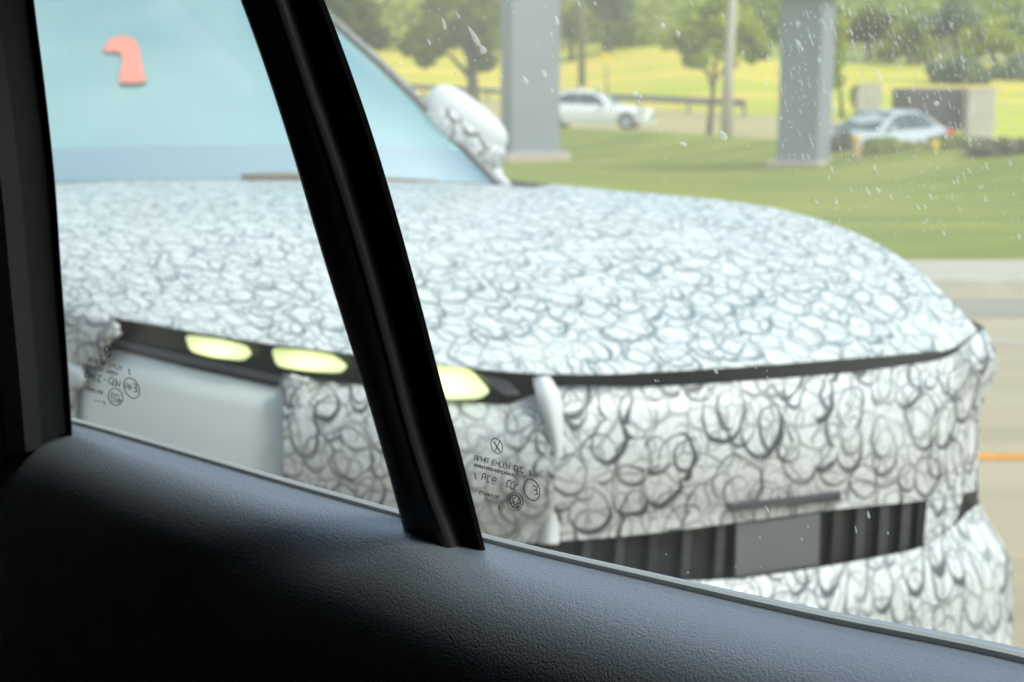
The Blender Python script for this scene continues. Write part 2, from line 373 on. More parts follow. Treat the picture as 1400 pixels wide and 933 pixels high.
# verge sheet (kerb back edge to the far road)
xs = np.concatenate([np.linspace(-140, -20, 13), np.linspace(-16, 36, 53), np.linspace(42, 220, 18)])
rows = []
for i in range(31):
    r = []
    for X in xs:
        k = (2.1*min(X, 11) if X > 0 else 0.3*X)
        Y1 = 51.0 - k; t = i/30
        Y = 12.3 + (max(Y1, 14)-12.3)*t
        r.append(Vector((X, Y, max(ground_z(X, Y), 0) + 0.11*(1-t)**4 if t < 0.5 else ground_z(X, Y) + 0.11*(1-t)**4)))
    rows.append(r)
v, f = grid(rows); mk('grass_verge', v, f, M['grass'], smooth=True, kind='structure')
terrain('far_road', 51, 79, 14, xs, M['far_road'])
xs2 = np.concatenate([np.linspace(-400, -20, 20), np.linspace(-16, 60, 39), np.linspace(70, 600, 24)])
terrain('dry_field', 79, 134, 20, xs2, M['field'])
terrain('hills', 134, 900, 40, xs2, M['hill'])

# ------------------------------------------------------------------ viewer's car: window plane, door, pillars
BELT = 1.15                                   # height of the window sill
def on_z(px, py, z):
    d = ray(px, py); t = (z - CAM_Z)/d.z
    return Vector((d.x*t, d.y*t, z))
BL = on_z(97, 578, BELT); BR = on_z(1400, 908, BELT)
sdir = (BR - BL); LEN = sdir.length; sdir.normalize()
inw = Vector((sdir.y, -sdir.x, 0))
if inw.dot(Vector((0, 0, CAM_Z)) - BL) < 0: inw = -inw
TUM = math.radians(14)
updir = Vector((0, 0, math.cos(TUM))) + inw*math.sin(TUM)
pn = sdir.cross(updir).normalized()
if pn.dot(inw) < 0: pn = -pn
def CP(s, t, o=0.0): return BL + sdir*s + updir*t + pn*o       # along sill, up the glass, towards the cabin
def st(px, py, o=0.0):
    d = ray(px, py); c = Vector((0, 0, CAM_Z)); p0 = BL + pn*o
    k = (p0 - c).dot(pn)/d.dot(pn); h = c + d*k - BL
    return h.dot(sdir), (h - pn*h.dot(pn)).dot(updir)
# the sill bows a little: t offset as a function of s taken along the photographed edge
edge_px = [(97, 580), (250, 624), (400, 668), (545, 709), (660, 742), (900, 799), (1100, 845), (1400, 908)]
sill_pts = [st(x, y) for x, y in edge_px]
sill_pts = [(-0.6, sill_pts[0][1])] + sill_pts + [(LEN+0.9, sill_pts[-1][1])]
def sill(s): return smooth_interp(s, sill_pts)

CARR = root('car_interior', tuple(BL - Vector((0, 0, BELT))), 'dark car cabin around the camera with leatherette door panel and window pillars', 'car')
S0, S1 = -0.55, LEN + 0.8
# door panel
prof = [(-0.030, 0.003), (-0.004, 0.001), (0.012, -0.002), (0.028, -0.006), (0.043, -0.012), (0.056, -0.020), (0.067, -0.031), (0.075, -0.046), (0.080, -0.066),
        (0.082, -0.10), (0.082, -0.15), (0.080, -0.24), (0.078, -0.36), (0.080, -0.50), (0.12, -0.62)]
s_bar = st(600, 742)[0]
rows = []
ss = np.linspace(S0, S1, 150)
fine = []
for i in range(len(prof)-1):
    a, b = prof[i], prof[i+1]
    for k in range(3):
        fine.append((a, b, k/3))
def prof_at(u):     # u in 0..1
    n = len(prof)-1
    return (smooth_interp(u*n, [(i, p[0]) for i, p in enumerate(prof)]), smooth_interp(u*n, [(i, p[1]) for i, p in enumerate(prof)]))
NU = 56
for i in range(NU+1):
    u = i/NU; a, b = prof_at(u); r = []
    for s in ss:
        g = math.exp(-((s - s_bar)/0.055)**2)                 # swelling at the foot of the divider bar
        grow = interp(s, [(0, 0.50), (LEN*0.45, 0.74), (LEN*0.62, 0.86), (LEN, 0.95), (S1, 1.0)])   # ledge widens forward
        hz = 0.010*g*math.exp(-((a-0.035)/0.03)**2)
        p = BL + sdir*s + inw*(a*grow) + Vector((0, 0, sill(s)*math.cos(TUM) + b*(0.8+0.2*grow) - 0.004 + hz))
        r.append(p)
    rows.append(r)
v, f = grid(rows)
mk('door_panel', v, f, M['door'], CARR, smooth=True)
def sweep(name, cross, mat, s0=S0, s1=S1, n=90, parent=CARR, smooth=False):
    rows = []
    sx = np.linspace(s0, s1, n)
    for (o, t) in cross + [cross[0]]:
        rows.append([CP(s, sill(s)+t, o) for s in sx])
    v, f = grid(rows)
    return mk(name, v, f, mat, parent, smooth=smooth)
sweep('belt_trim', [(-0.013, -0.012), (-0.013, -0.0005), (-0.010, 0.0010), (-0.006, 0.0005), (-0.006, -0.012)], M['belt_light'])
sweep('window_seal', [(0.001, -0.012), (0.001, -0.0055), (0.004, -0.0060), (0.005, -0.012)], M['seal'])
# outer door skin (seen only from outside)
rows = [[CP(s, sill(s)-0.012, -0.012) + inw*a + Vector((0, 0, b)) for s in np.linspace(S0, S1, 20)] for a, b in ((0, 0), (-0.05, -0.05), (-0.09, -0.3), (-0.08, -0.6), (0.0, -0.8))]
M['own_paint'] = plain('own_paint', (0.05, 0.055, 0.06), 0.3, coat=0.5)
v, f = grid(rows); mk('outer_door_skin', v, f, M['own_paint'], CARR, smooth=True)
# glass panes
s_div = st(580, 600)[0]
def pane(name, poly, o0=-0.004, o1=0.0):
    fr = [CP(s, t, o1) for s, t in poly]; bk = [CP(s, t, o0) for s, t in poly]
    v, f = prism(fr, bk)
    return mk(name, v, f, M['glass'], CARR)
TT = 0.62
bar_mid = [st(x, y) for x, y in ((388, 0), (455, 230), (520, 440), (572, 610), (607, 742))]
sl = (bar_mid[0][0]-bar_mid[-1][0])/(bar_mid[0][1]-bar_mid[-1][1])
def bar_s(t): return bar_mid[-1][0] + sl*(t-bar_mid[-1][1])
qg = pane('quarter_glass', [(-0.12, sill(-0.12)-0.02), (bar_s(-0.02), sill(bar_s(0))-0.02), (bar_s(TT), TT), (-0.12, TT)])
n_e = 12
low = [(bar_s(-0.02) + 0.004 + (S1-0.1-bar_s(-0.02))*i/n_e, 0) for i in range(n_e+1)]
low = [(s, sill(s)-0.02) for s, _ in low]
dg = pane('door_glass', low + [(S1-0.1, TT), (bar_s(TT)+0.004, TT)])
# divider bar: cross-section points follow the photographed edges
def curve_fit(pts, ext=True):
    q = [st(x, y, 0.012) for x, y in pts]
    q = sorted([(t, s) for s, t in q])
    m0 = (q[-1][1]-q[-2][1])/(q[-1][0]-q[-2][0])
    q.append((TT, q[-1][1] + m0*(TT-q[-1][0])*1.15))
    mb = (q[1][1]-q[0][1])/(q[1][0]-q[0][0])
    q.insert(0, (q[0][0]-0.04, q[0][1]-0.04*mb))
    return q
eL = curve_fit([(330, 0), (366, 100), (401, 210), (436, 330), (470, 440), (503, 545), (530, 640), (553, 728)])
eM = curve_fit([(397, 0), (437, 120), (478, 240), (514, 360), (547, 480), (576, 590), (603, 675), (627, 738)])
eR = curve_fit([(436, 0), (472, 95), (506, 195), (540, 310), (570, 420), (596, 520), (620, 605), (655, 742)])
def strip(name, e0, e1, offs, mat, parent, tmin=-0.045, lo=-0.012, skew=None):
    """sweeps a rounded section between edge curves e0 and e1 up the glass; offs = [(fraction, offset)]"""
    rows = []
    tt = np.linspace(tmin, TT, 60)
    for fr, o in offs:
        r = []
        for t in tt:
            a = smooth_interp(t, e0); b = smooth_interp(t, e1)
            r.append(CP(a + (b-a)*fr, t, o))
        rows.append(r)
    rows.append(rows[0])
    v, f = grid(rows)
    return mk(name, v, f, mat, parent, smooth=False)
bar = strip('divider_bar', eL, eM, [(0.0, -0.010), (0.0, 0.010), (0.06, 0.016), (0.18, 0.019), (0.45, 0.020), (0.72, 0.021), (0.86, 0.024), (0.95, 0.024), (1.0, 0.019), (1.0, -0.010)], M['divider'], CARR)
bar.modifiers.new('bevel', 'BEVEL').width = 0.001
for p in bar.data.polygons: p.use_smooth = True
ch = strip('rubber_channel', eM, eR, [(0.02, -0.011), (0.02, 0.010), (0.2, 0.007), (0.6, 0.009), (0.9, 0.010), (1.0, 0.007), (0.0, -0.011)], M['seal'], bar)
# left pillar
pR = curve_fit([(47, 0), (62, 120), (76, 250), (85, 380), (93, 490), (99, 585)])
pLw = [(t, s-0.30) for t, s in pR]
strip('pillar_trim', pLw, pR, [(0.0, -0.012), (0.0, 0.05), (0.55, 0.062), (0.78, 0.055), (0.86, 0.046), (0.90, 0.032), (0.955, 0.018), (0.97, 0.012), (0.85, -0.012)], M['pillar'], CARR, tmin=-0.02)
ps = strip('pillar_seal', [(t, s-0.012) for t, s in pR], [(t, s+0.0005) for t, s in pR], [(-0.5, 0.001), (0.0, 0.014), (1.0, 0.0135), (-0.45, 0.001)], M['seal'], CARR, tmin=-0.02)
# unseen windowless shell around the camera, added to keep outside light out
def cab(a, z): return lambda s: BL + sdir*s + inw*a + Vector((0, 0, z))
topo = TT*math.sin(TUM); topz = TT*math.cos(TUM)
loop = [(topo-0.03, topz-0.01), (topo+0.10, topz+0.05), (0.75, topz+0.09), (1.35, topz+0.05), (1.55, 0.30), (1.62, 0.0), (1.6, -0.85), (0.1, -0.85), (0.10, -0.60)]
rows = [[cab(a, z)(s) for s in (S0-0.9, S0-0.3, 0.5, 1.2, S1+0.6)] for a, z in loop]
v, f = grid(rows)
n5 = 5
f = [q for q in f if True]
f.append(tuple(i*n5 for i in range(len(loop)))); f.append(tuple(i*n5+4 for i in reversed(range(len(loop)))))
mk('cabin_shell', v, f, M['cabin'], CARR)
# panels that close the side of the body behind the pillar and ahead of the glass
for (a0, a1) in ((S0-0.9, -0.10), (S1-0.12, S1+0.6)):
    v, f = prism([CP(a0, -0.85, -0.013), CP(a1, -0.85, -0.013), CP(a1, TT, -0.013), CP(a0, TT, -0.013)],
                 [CP(a0, -0.85, -0.03), CP(a1, -0.85, -0.03), CP(a1, TT, -0.03), CP(a0, TT, -0.03)])
    mk('body_side', v, f, M['own_paint'], CARR)

# etched marks on the panes (seen from inside, so reversed)
def marking(name, parent, cx, cy, shapes):
    """shapes in pixel offsets around (cx, cy) in the photograph's pixels"""
    V, Fc = [], []
    def q(pts):
        k = len(V)
        for x, y in pts:
            s, t = st(cx+x, cy+y, 0.0006); V.append(CP(s, t, 0.0006))
        Fc.append(tuple(range(k, k+len(pts))))
    for sh in shapes:
        if sh[0] == 'ring':
            _, x, y, rx, ry, wd, rot = sh; n = 28
            c, s_ = math.cos(rot), math.sin(rot)
            def pt(a, k): X = (rx-k)*math.cos(a); Y = (ry-k)*math.sin(a); return (x+X*c-Y*s_, y+X*s_+Y*c)
            for i in range(n):
                a0, a1 = 2*math.pi*i/n, 2*math.pi*(i+1)/n
                q([pt(a0, 0), pt(a1, 0), pt(a1, wd), pt(a0, wd)])
        elif sh[0] == 'line':
            _, x0, y0, x1, y1, wd = sh
            dx, dy = x1-x0, y1-y0; l = math.hypot(dx, dy) or 1; nx, ny = -dy/l*wd/2, dx/l*wd/2
            q([(x0+nx, y0+ny), (x1+nx, y1+ny), (x1-nx, y1-ny), (x0-nx, y0-ny)])
        elif sh[0] == 'text':     # illegible small lettering: a row of letter-like strokes
            _, x0, y0, x1, y1, h, gaps = sh
            n = max(3, int(math.hypot(x1-x0, y1-y0)/(h*0.72)))
            for i in range(n):
                u = (i+0.5)/n
                if any(a < u < b for a, b in gaps): continue
                X = x0+(x1-x0)*u; Y = y0+(y1-y0)*u; wv = h*0.26; r = random.random()
                th = max(0.9, h*0.17)
                lean = -0.18*h
                def seg(a, b, c, d): shapes2.append(('line', X+a+lean*(b/h), Y+b, X+c+lean*(d/h), Y+d, th))
                shapes2 = []
                seg(-wv, -h/2, -wv, h/2)
                if r < 0.75: seg(-wv, -h/2, wv, -h/2+0.3)
                if r > 0.3: seg(wv, -h/2, wv, h/2 if r > 0.55 else 0)
                if r > 0.2: seg(-wv, 0, wv, 0.3)
                if r < 0.5: seg(-wv, h/2, wv, h/2+0.3)
                for z in shapes2:
                    _, a, b, c, d, t_ = z; dx, dy = c-a, d-b; l = math.hypot(dx, dy) or 1; nx, ny = -dy/l*t_/2, dx/l*t_/2
                    q([(a+nx, b+ny), (c+nx, d+ny), (c-nx, d-ny), (a-nx, b-ny)])
    return mk(name, V, Fc, M['mark'], parent, solid=0.0002)
E_rev = lambda x, y, k: [('line', x+3*k, y-6*k, x+5*k, y+6*k, 1.7), ('line', x+3*k, y-6*k, x-2*k, y-7*k, 1.5), ('line', x+4*k, y, x-1*k, y-1*k, 1.5), ('line', x+5*k, y+6*k, x, y+5*k, 1.5)]
marking('glass_marking', qg, 80, 440,
        [('ring', 67, 41, 5, 8.5, 1.6, -0.25), ('line', 62, 36, 70, 48, 1.3), ('line', 71, 35, 63, 47, 1.1),
         ('text', 40, 51, 89, 65, 5.5, [(0.48, 0.55)]), ('text', 33, 59, 81, 72, 5.5, [(0.22, 0.31), (0.56, 0.66)]),
         ('text', 35, 71, 60, 79, 8, []), ('line', 62, 79, 66, 80, 1.4), ('text', 69, 79, 84, 87, 8.5, []),
         ('line', 96, 64, 97.5, 73, 1.8), ('ring', 100, 91, 10.5, 15.5, 1.6, -0.42), ] + E_rev(103, 91, 0.9) + [('text', 92, 86, 99, 92, 6, []),
         ('ring', 78, 103, 10.5, 12.5, 1.5, -0.35), ('text', 71, 99, 86, 104, 5.5, []), ('text', 72, 106, 86, 110, 5, []),
         ('text', 38, 91, 62, 98, 4.5, []), ('line', 48, 107, 60, 110, 1.0), ('line', 62, 108, 63, 114, 1.8)])
marking('glass_marking', dg, 630, 580,
        [('ring', 49, 30, 8, 11.5, 1.4, -0.4), ('line', 45, 24, 54, 38, 2.2), ('line', 54, 22, 47, 37, 1.6),
         ('text', 18, 46, 87, 63, 7, [(0.29, 0.36), (0.71, 0.78)]), ('text', 18, 56, 76, 71, 4, []),
         ('line', 19, 67, 20.5, 76, 1.8), ('text', 28, 71, 49, 79, 8.5, []), ('text', 63, 80, 78, 88, 8.5, []),
         ('line', 94, 63, 95.5, 71, 1.6), ('ring', 97, 90, 11, 16, 1.6, -0.35)] + E_rev(100, 91, 0.95) + [
         ('ring', 74, 106, 11.5, 13, 1.4, -0.35), ('ring', 74, 106, 8.5, 10, 2.0, -0.35), ('text', 67, 101, 82, 106, 6, []), ('text', 68, 108, 81, 112, 6, []),
         ('text', 25, 93, 52, 101, 4.5, []), ('line', 52, 111, 53, 117, 2.0)])

# rain spots and dried streaks on the panes
M['drop'], n_, b_ = new_mat('water_spot')
n_.nodes.remove(b_)
tl = n_.nodes.new('ShaderNodeBsdfTranslucent'); tl.inputs[0].default_value = (1, 1, 1, 1)
tp = n_.nodes.new('ShaderNodeBsdfTransparent'); mx_ = n_.nodes.new('ShaderNodeMixShader'); mx_.inputs[0].default_value = 0.38
n_.links.new(tp.outputs[0], mx_.inputs[1]); n_.links.new(tl.outputs[0], mx_.inputs[2]); n_.links.new(mx_.outputs[0], n_.nodes['Material Output'].inputs[0])
def drops(name, parent, spots):
    V, Fc = [], []
    for px, py, L, wd, ang in spots:
        k = len(V); n = 8
        ca, sa = math.cos(ang), math.sin(ang)
        for lay, (sc_, o) in enumerate(((1.0, 0.0004), (0.6, 0.0009))):
            for i in range(n):
                a = 2*math.pi*i/n
                x = L/2*math.cos(a)*sc_; y = wd/2*math.sin(a)*sc_*(1.0 + 0.5*math.cos(a))
                s, t = st(px + x*ca - y*sa, py + x*sa + y*ca, 0.0005)
                V.append(CP(s, t, -0.004-o))
        for i in range(n):
            j = (i+1) % n; Fc.append((k+i, k+j, k+n+j, k+n+i))
        Fc.append(tuple(k+n+i for i in range(n)))
    return mk(name, V, Fc, M['drop'], parent, kind='stuff', smooth=True)
sp = [(983, 188, 16, 9, 1.0), (642, 52, 34, 7, 1.05), (654, 70, 14, 9, 1.1), (601, 35, 18, 5, 1.3), (738, 103, 12, 6, 1.2), (712, 112, 14, 6, 1.0), (755, 30, 14, 6, 1.3), (862, 131, 9, 7, .5),
      (1196, 105, 24, 4, 1.2), (1275, 145, 9, 7, .3), (1086, 62, 12, 6, 1.2), (1114, 85, 9, 5, 1.3), (973, 511, 10, 5, .9), (928, 200, 12, 6, .4), (900, 37, 9, 6, 1.2), (921, 48, 9, 6, 1.2)]
for i in range(620):
    u = random.random()
    if u < 0.55:
        px = 1060 + 340*random.random()**0.8; py = 330*random.random()**1.3
    elif u < 0.8:
        px = 880 + 520*random.random(); py = 300*random.random()
    elif u < 0.93:
        px = 470 + 440*random.random(); py = 170*random.random()
    else:
        px = 880 + 450*random.random(); py = 440 + 360*random.random()
    if px < 470 + py*0.36 + 30: continue
    big = random.random() < 0.18
    L = (random.uniform(6, 13) if big else random.uniform(2.2, 5.5)); wd = random.uniform(1.6, 3.2)*(1.3 if big else 0.8)
    sp.append((px, py, L, wd, 1.15 + random.uniform(-0.25, 0.25)))
for col in range(34):      # run-down streak lines
    x0 = 1030 + 11*col + random.uniform(-8, 8); y0 = random.uniform(-10, 40); n = random.randint(5, 12)
    for k in range(n):
        y = y0 + k*random.uniform(12, 24); sp.append((x0 + (y-y0)*0.30, y, random.uniform(4, 16), random.uniform(0.9, 1.8), 1.28))
drops('water_spots', dg, sp)

# ------------------------------------------------------------------ camouflaged vehicle
fl = P(740, 700, 2.75)
TR = root('camouflaged_truck', (0.0, 3.6, 0.0), 'large vehicle wrapped in white and grey swirl camouflage just outside the window', 'truck')
DX = [(-160, 3.75), (-60, 3.48), (40, 3.25), (100, 3.12), (160, 3.02), (260, 2.92), (400, 2.84), (550, 2.78), (680, 2.755), (745, 2.745), (800, 2.76), (950, 2.82), (1100, 2.92), (1250, 3.08), (1310, 3.18), (1338, 3.28)]
def D(x): return smooth_interp(x, DX)
def arc_uv(rows):
    """uv in metres from arc length of the middle row and of each column"""
    m = len(rows)//2; U = [0]
    for j in range(1, len(rows[0])): U.append(U[-1] + (rows[m][j]-rows[m][j-1]).length)
    c = len(rows[0])//2
    uv = []; Vv = [0]
    for i in range(1, len(rows)): Vv.append(Vv[-1] + (rows[i][c]-rows[i-1][c]).length)
    for i in range(len(rows)):
        for j in range(len(rows[0])): uv.append((U[j], -Vv[i]))
    return uv
def patch(name, rows, mat, parent=TR, smooth=True, solid=0.0, uvo=(0, 0)):
    v, f = grid(rows); uv = [(a+uvo[0], b+uvo[1]) for a, b in arc_uv(rows)]
    return mk(name, v, f, mat, parent, smooth=smooth, uvs=uv, solid=solid)
# hood front edge in the photograph
HE = [(-160, 372), (-60, 394), (40, 414), (100, 425), (160, 434), (260, 452), (346, 466), (481, 483), (600, 495), (700, 506), (760, 511), (870, 507), (950, 504), (1050, 499), (1150, 490), (1250, 481), (1305, 474), (1336, 452)]
def hood_front(x): return smooth_interp(x, HE)
front_x = [-160, -60, 40, 160, 320, 500, 740, 960, 1180, 1260, 1300, 1336]
cowl = [(-330, 285, 4.2), (-230, 272, 4.25), (-120, 262, 4.32), (20, 253, 4.40), (150, 248, 4.46), (280, 246, 4.52), (400, 245, 4.6), (520, 247, 4.68), (620, 250, 4.78), (675, 257, 4.85), (705, 260, 4.9), (757, 252, 4.97)]
ncol = 90; nrow = 44
Fp = [P(x, hood_front(x), D(x)) for x in front_x]; Cp = [P(*c) for c in cowl]
def spline_pts(pts, n):
    m = len(pts)-1; out = []
    for i in range(n+1):
        u = i/n*m
        out.append(Vector([smooth_interp(u, [(k, p[a]) for k, p in enumerate(pts)]) for a in range(3)]))
    return out
Fs = spline_pts(Fp, ncol); Cs = spline_pts(Cp, ncol)
rows = []
for i in range(nrow+1):
    v_ = i/nrow; r = []
    for j in range(ncol+1):
        c, e = Cs[j], Fs[j]; u = j/ncol
        g = v_**(3.0 + 3.5*sstep(u, 0.62, 0.98))
        pxy = c.lerp(e, v_)
        z = c.z + (e.z-c.z)*g
        # power-bulge crease running along the far side, fender dip beyond it
        cr = math.exp(-((u-0.80)/0.035)**2)*math.sin(min(1, v_*1.25)*math.pi)
        z += -0.030*cr + 0.018*math.exp(-((u-0.72)/0.05)**2)*math.sin(math.pi*min(1, v_*1.1))
        z += 0.006*math.sin(u*23+v_*7)*math.sin(v_*math.pi)*0.6
        r.append(Vector((pxy.x, pxy.y, z)))
    rows.append(r)
# roll the lip under
last = rows[-1]
rows.append([p + Vector((0, -0.002, -0.003)) for p in last]); rows.append([p + Vector((0, 0.03, -0.006)) for p in last])
patch('hood', rows, M['camo_hood'], uvo=(0.3, 0.2))

# dark shut line behind the hood lip (right part) and lamp housing (left part)
def band(name, xs, top, bot, back, mat, parent=TR, fwd=0.0, nr=4, smooth=True, uvo=(0, 0), bulge=0.0, dd=None):
    rows = []
    for i in range(nr+1):
        t = i/nr
        rows.append([P(x, top(x)+(bot(x)-top(x))*t, (dd or D)(x) + back - fwd - bulge*math.sin(math.pi*t)) for x in xs])
    return patch(name, rows, mat, parent, smooth, uvo=uvo)
LB = [(150, 470), (260, 498), (381, 524), (392, 514), (500, 527), (610, 548), (690, 554), (735, 553)]
xs_r = np.linspace(728, 1318, 40)
band('shut_line', xs_r, lambda x: hood_front(x)-6+12*sstep(x, 1290, 1318), lambda x: interp(x, [(728, 536), (760, 532), (870, 532), (950, 529), (1150, 516), (1250, 504), (1318, 489), (1340, 479)]), 0.035, M['gap_black'])
hs = band('headlamp_housing', np.linspace(146, 735, 50), lambda x: hood_front(x)-6, lambda x: interp(x, LB)+6, 0.035, M['lamp_dark'])
# lower lip of the lamp housing, reflected light put into its lighter grey
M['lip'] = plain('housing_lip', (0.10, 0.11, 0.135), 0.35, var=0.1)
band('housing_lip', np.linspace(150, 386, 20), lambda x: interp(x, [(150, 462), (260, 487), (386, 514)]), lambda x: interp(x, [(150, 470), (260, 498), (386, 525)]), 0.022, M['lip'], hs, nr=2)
def lamp(name, outline, mat, back=0.012, th=0.02, parent=hs, inset=0.86):
    cx = sum(p[0] for p in outline)/len(outline); cy = sum(p[1] for p in outline)/len(outline)
    n = len(outline)
    # round the outline
    ro = []
    for i in range(n):
        a = outline[i-1]; b = outline[i]; c = outline[(i+1) % n]
        for t in (0.25, 0.0, -0.25):
            if t > 0: ro.append((b[0]+(a[0]-b[0])*t, b[1]+(a[1]-b[1])*t))
            elif t < 0: ro.append((b[0]-(c[0]-b[0])*t, b[1]-(c[1]-b[1])*t))
            else: ro.append((b[0]*0.86+(a[0]+c[0])*0.07, b[1]*0.86+(a[1]+c[1])*0.07))
    V = []; m = len(ro)
    for x, y in ro: V.append(P(x, y, D(x)+back+th))
    for x, y in ro: V.append(P(x, y, D(x)+back))
    for x, y in ro: V.append(P(cx+(x-cx)*inset, cy+(y-cy)*inset, D(x)+back-0.006))
    Fc = []
    for l in range(2):
        for i in range(m): j = (i+1) % m; Fc.append((l*m+i, l*m+j, (l+1)*m+j, (l+1)*m+i))
    Fc.append(tuple(2*m+i for i in range(m)))
    return mk(name, V, Fc, mat, parent, smooth=False)
for o_ in ([(252, 457), (295, 463), (337, 472), (345, 484), (333, 494), (290, 489), (260, 481)],
           [(370, 475), (415, 478), (456, 485), (476, 500), (466, 511), (420, 508), (378, 502)],
           [(560, 492), (600, 495), (643, 504), (671, 535), (656, 546), (610, 547), (565, 540)]):
    lamp('running_light', o_, M['drl'])
lamp('lens', [(650, 510), (694, 519), (714, 541), (690, 542), (668, 524)], M['chrome_lens'], back=0.02)

# front fascia: right part below the shut line, left parts below the headlamp
GT = [(150, 700), (500, 752), (735, 742), (883, 730), (1018, 713), (1121, 699), (1275, 683), (1330, 672), (1345, 668)]
FT = [(150, 478), (260, 500), (381, 524), (392, 516), (500, 528), (610, 549), (690, 555), (735, 540), (760, 529), (870, 529), (950, 526), (1150, 511), (1250, 498), (1296, 488), (1308, 475), (1318, 462), (1338, 449)]
def fascia_rows(xs, top, bot, nr=18, bulge=0.035, tuck=0.05):
    rows = []
    for i in range(nr+1):
        t = i/nr
        rr = []
        for x in xs:
            d = D(x) + 0.004 + 0.02*(1-min(1, t*6)) - bulge*math.sin(math.pi*min(1, t*1.1)) + tuck*max(0, t-0.8)
            y = top(x)+(bot(x)-top(x))*t
            xx = x + 26*sstep(x, 1290, 1338)*math.exp(-((y-496)/46)**2)
            rr.append(P(xx, y, d - 0.06*sstep(x, 1296, 1326)*math.exp(-((y-490)/40)**2)))
        rows.append(rr)
    return rows
# right end turns the corner
rows = fascia_rows(np.linspace(745, 1338, 70), lambda x: smooth_interp(x, FT), lambda x: smooth_interp(x, GT))
for i, r in enumerate(rows):
    e = r[-1]
    r += [e + Vector((0.010, 0.06, 0)), e + Vector((0.005, 0.16, 0)), e + Vector((-0.02, 0.35, 0)), e + Vector((-0.08, 0.7, 0))]
patch('front_fascia', rows, M['camo_big'], uvo=(2.0, 0.4))
# near corner (image left, under the lamp): camouflage either side of a bare grey panel
rows = fascia_rows(np.linspace(388, 758, 46), lambda x: interp(x, [(388, 514), (500, 527), (610, 548), (690, 554), (758, 530)]), lambda x: smooth_interp(x, GT))
patch('corner_fascia', rows, M['camo'], uvo=(5.1, 1.3))
rows = fascia_rows(np.linspace(96, 398, 34), lambda x: interp(x, [(96, 478), (150, 468), (260, 497), (381, 524), (400, 530)]), lambda x: smooth_interp(x, GT), bulge=0.012)
for r in rows:
    for k in range(len(r)): r[k] = r[k] + Vector((0, 0.018, 0))
patch('grey_corner_panel', rows, M['grey_panel'])
# fender piece at the far left, with a ragged edge of wrap over the panel
def ragged(name, outline, mat, back, th=0.012, uvo=(0, 0), n_sub=4, amp=3.0):
    pts = []
    n = len(outline)
    for i in range(n):
        a, b = outline[i], outline[(i+1) % n]
        for k in range(n_sub):
            t = k/n_sub; pts.append((a[0]+(b[0]-a[0])*t + random.uniform(-amp, amp), a[1]+(b[1]-a[1])*t + random.uniform(-amp, amp)))
    cx = sum(p[0] for p in pts)/len(pts); cy = sum(p[1] for p in pts)/len(pts)
    m = len(pts); V, uv = [], []
    for sc_, bk in ((1.0, back+th), (1.0, back), (0.9, back-th*0.8), (0.6, back-th*1.6)):
        for x, y in pts:
            X = cx+(x-cx)*sc_; Y = cy+(y-cy)*sc_
            V.append(P(X, Y, D(X)+bk)); uv.append((X*0.00155+uvo[0], -Y*0.00155+uvo[1]))
    V.append(P(cx, cy, D(cx)+back-th*1.8)); uv.append((cx*0.00155+uvo[0], -cy*0.00155+uvo[1]))
    Fc = []
    for l in range(3):
        for i in range(m): j = (i+1) % m; Fc.append((l*m+i, l*m+j, (l+1)*m+j, (l+1)*m+i))
    for i in range(m): Fc.append((3*m+i, 3*m+(i+1) % m, 4*m))
    return mk(name, V, Fc, mat, TR, smooth=True, uvs=uv)
rows = []
FXS = np.linspace(-160, 104, 26)
for i in range(15):
    t = i/14
    rows.append([P(x, hood_front(x)+2+(740-hood_front(x))*t, D(x)+0.01-0.02*math.sin(math.pi*t)) for x in FXS])
patch('fender', rows, M['camo'], uvo=(7.7, 2.1))
ragged('wrap_flap', [(86, 424), (140, 430), (162, 440), (165, 456), (150, 470), (145, 492), (128, 503), (86, 500)], M['camo'], -0.01, uvo=(1.2, 0.8))
ragged('wrap_flap', [(86, 490), (112, 502), (120, 520), (108, 532), (86, 534)], M['white_fabric'], -0.012, amp=2)
ragged('wrap_flap', [(384, 514), (418, 512), (430, 560), (416, 600), (402, 640), (392, 690), (378, 660), (392, 620), (386, 585), (398, 560), (390, 535)], M['camo'], -0.004, uvo=(3.2, 1.8), amp=4, th=0.008)
# white seam flap standing proud at the nose
def fin():
    L_ = [(728, 516), (733, 540), (745, 580), (752, 620), (745, 670), (738, 744)]
    R_ = [(752, 514), (768, 545), (770, 580), (772, 620), (768, 670), (764, 744)]
    rows = []
    for i in range(25):
        t = i/24*5
        xl = smooth_interp(t, [(k, p[0]) for k, p in enumerate(L_)]); yl = smooth_interp(t, [(k, p[1]) for k, p in enumerate(L_)])
        xr = smooth_interp(t, [(k, p[0]) for k, p in enumerate(R_)]); yr = smooth_interp(t, [(k, p[1]) for k, p in enumerate(R_)])
        bul = 0.035*math.sin(math.pi*min(1, (i/24)*1.1))
        r = []
        for k in range(9):
            a = k/8; x = xl+(xr-xl)*a
            r.append(P(x, yl+(yr-yl)*a, D(x)+0.006-bul-0.011*math.sin(math.pi*a)))
        rows.append(r)
    patch('seam_flap', rows, M['white_fabric'])
fin()
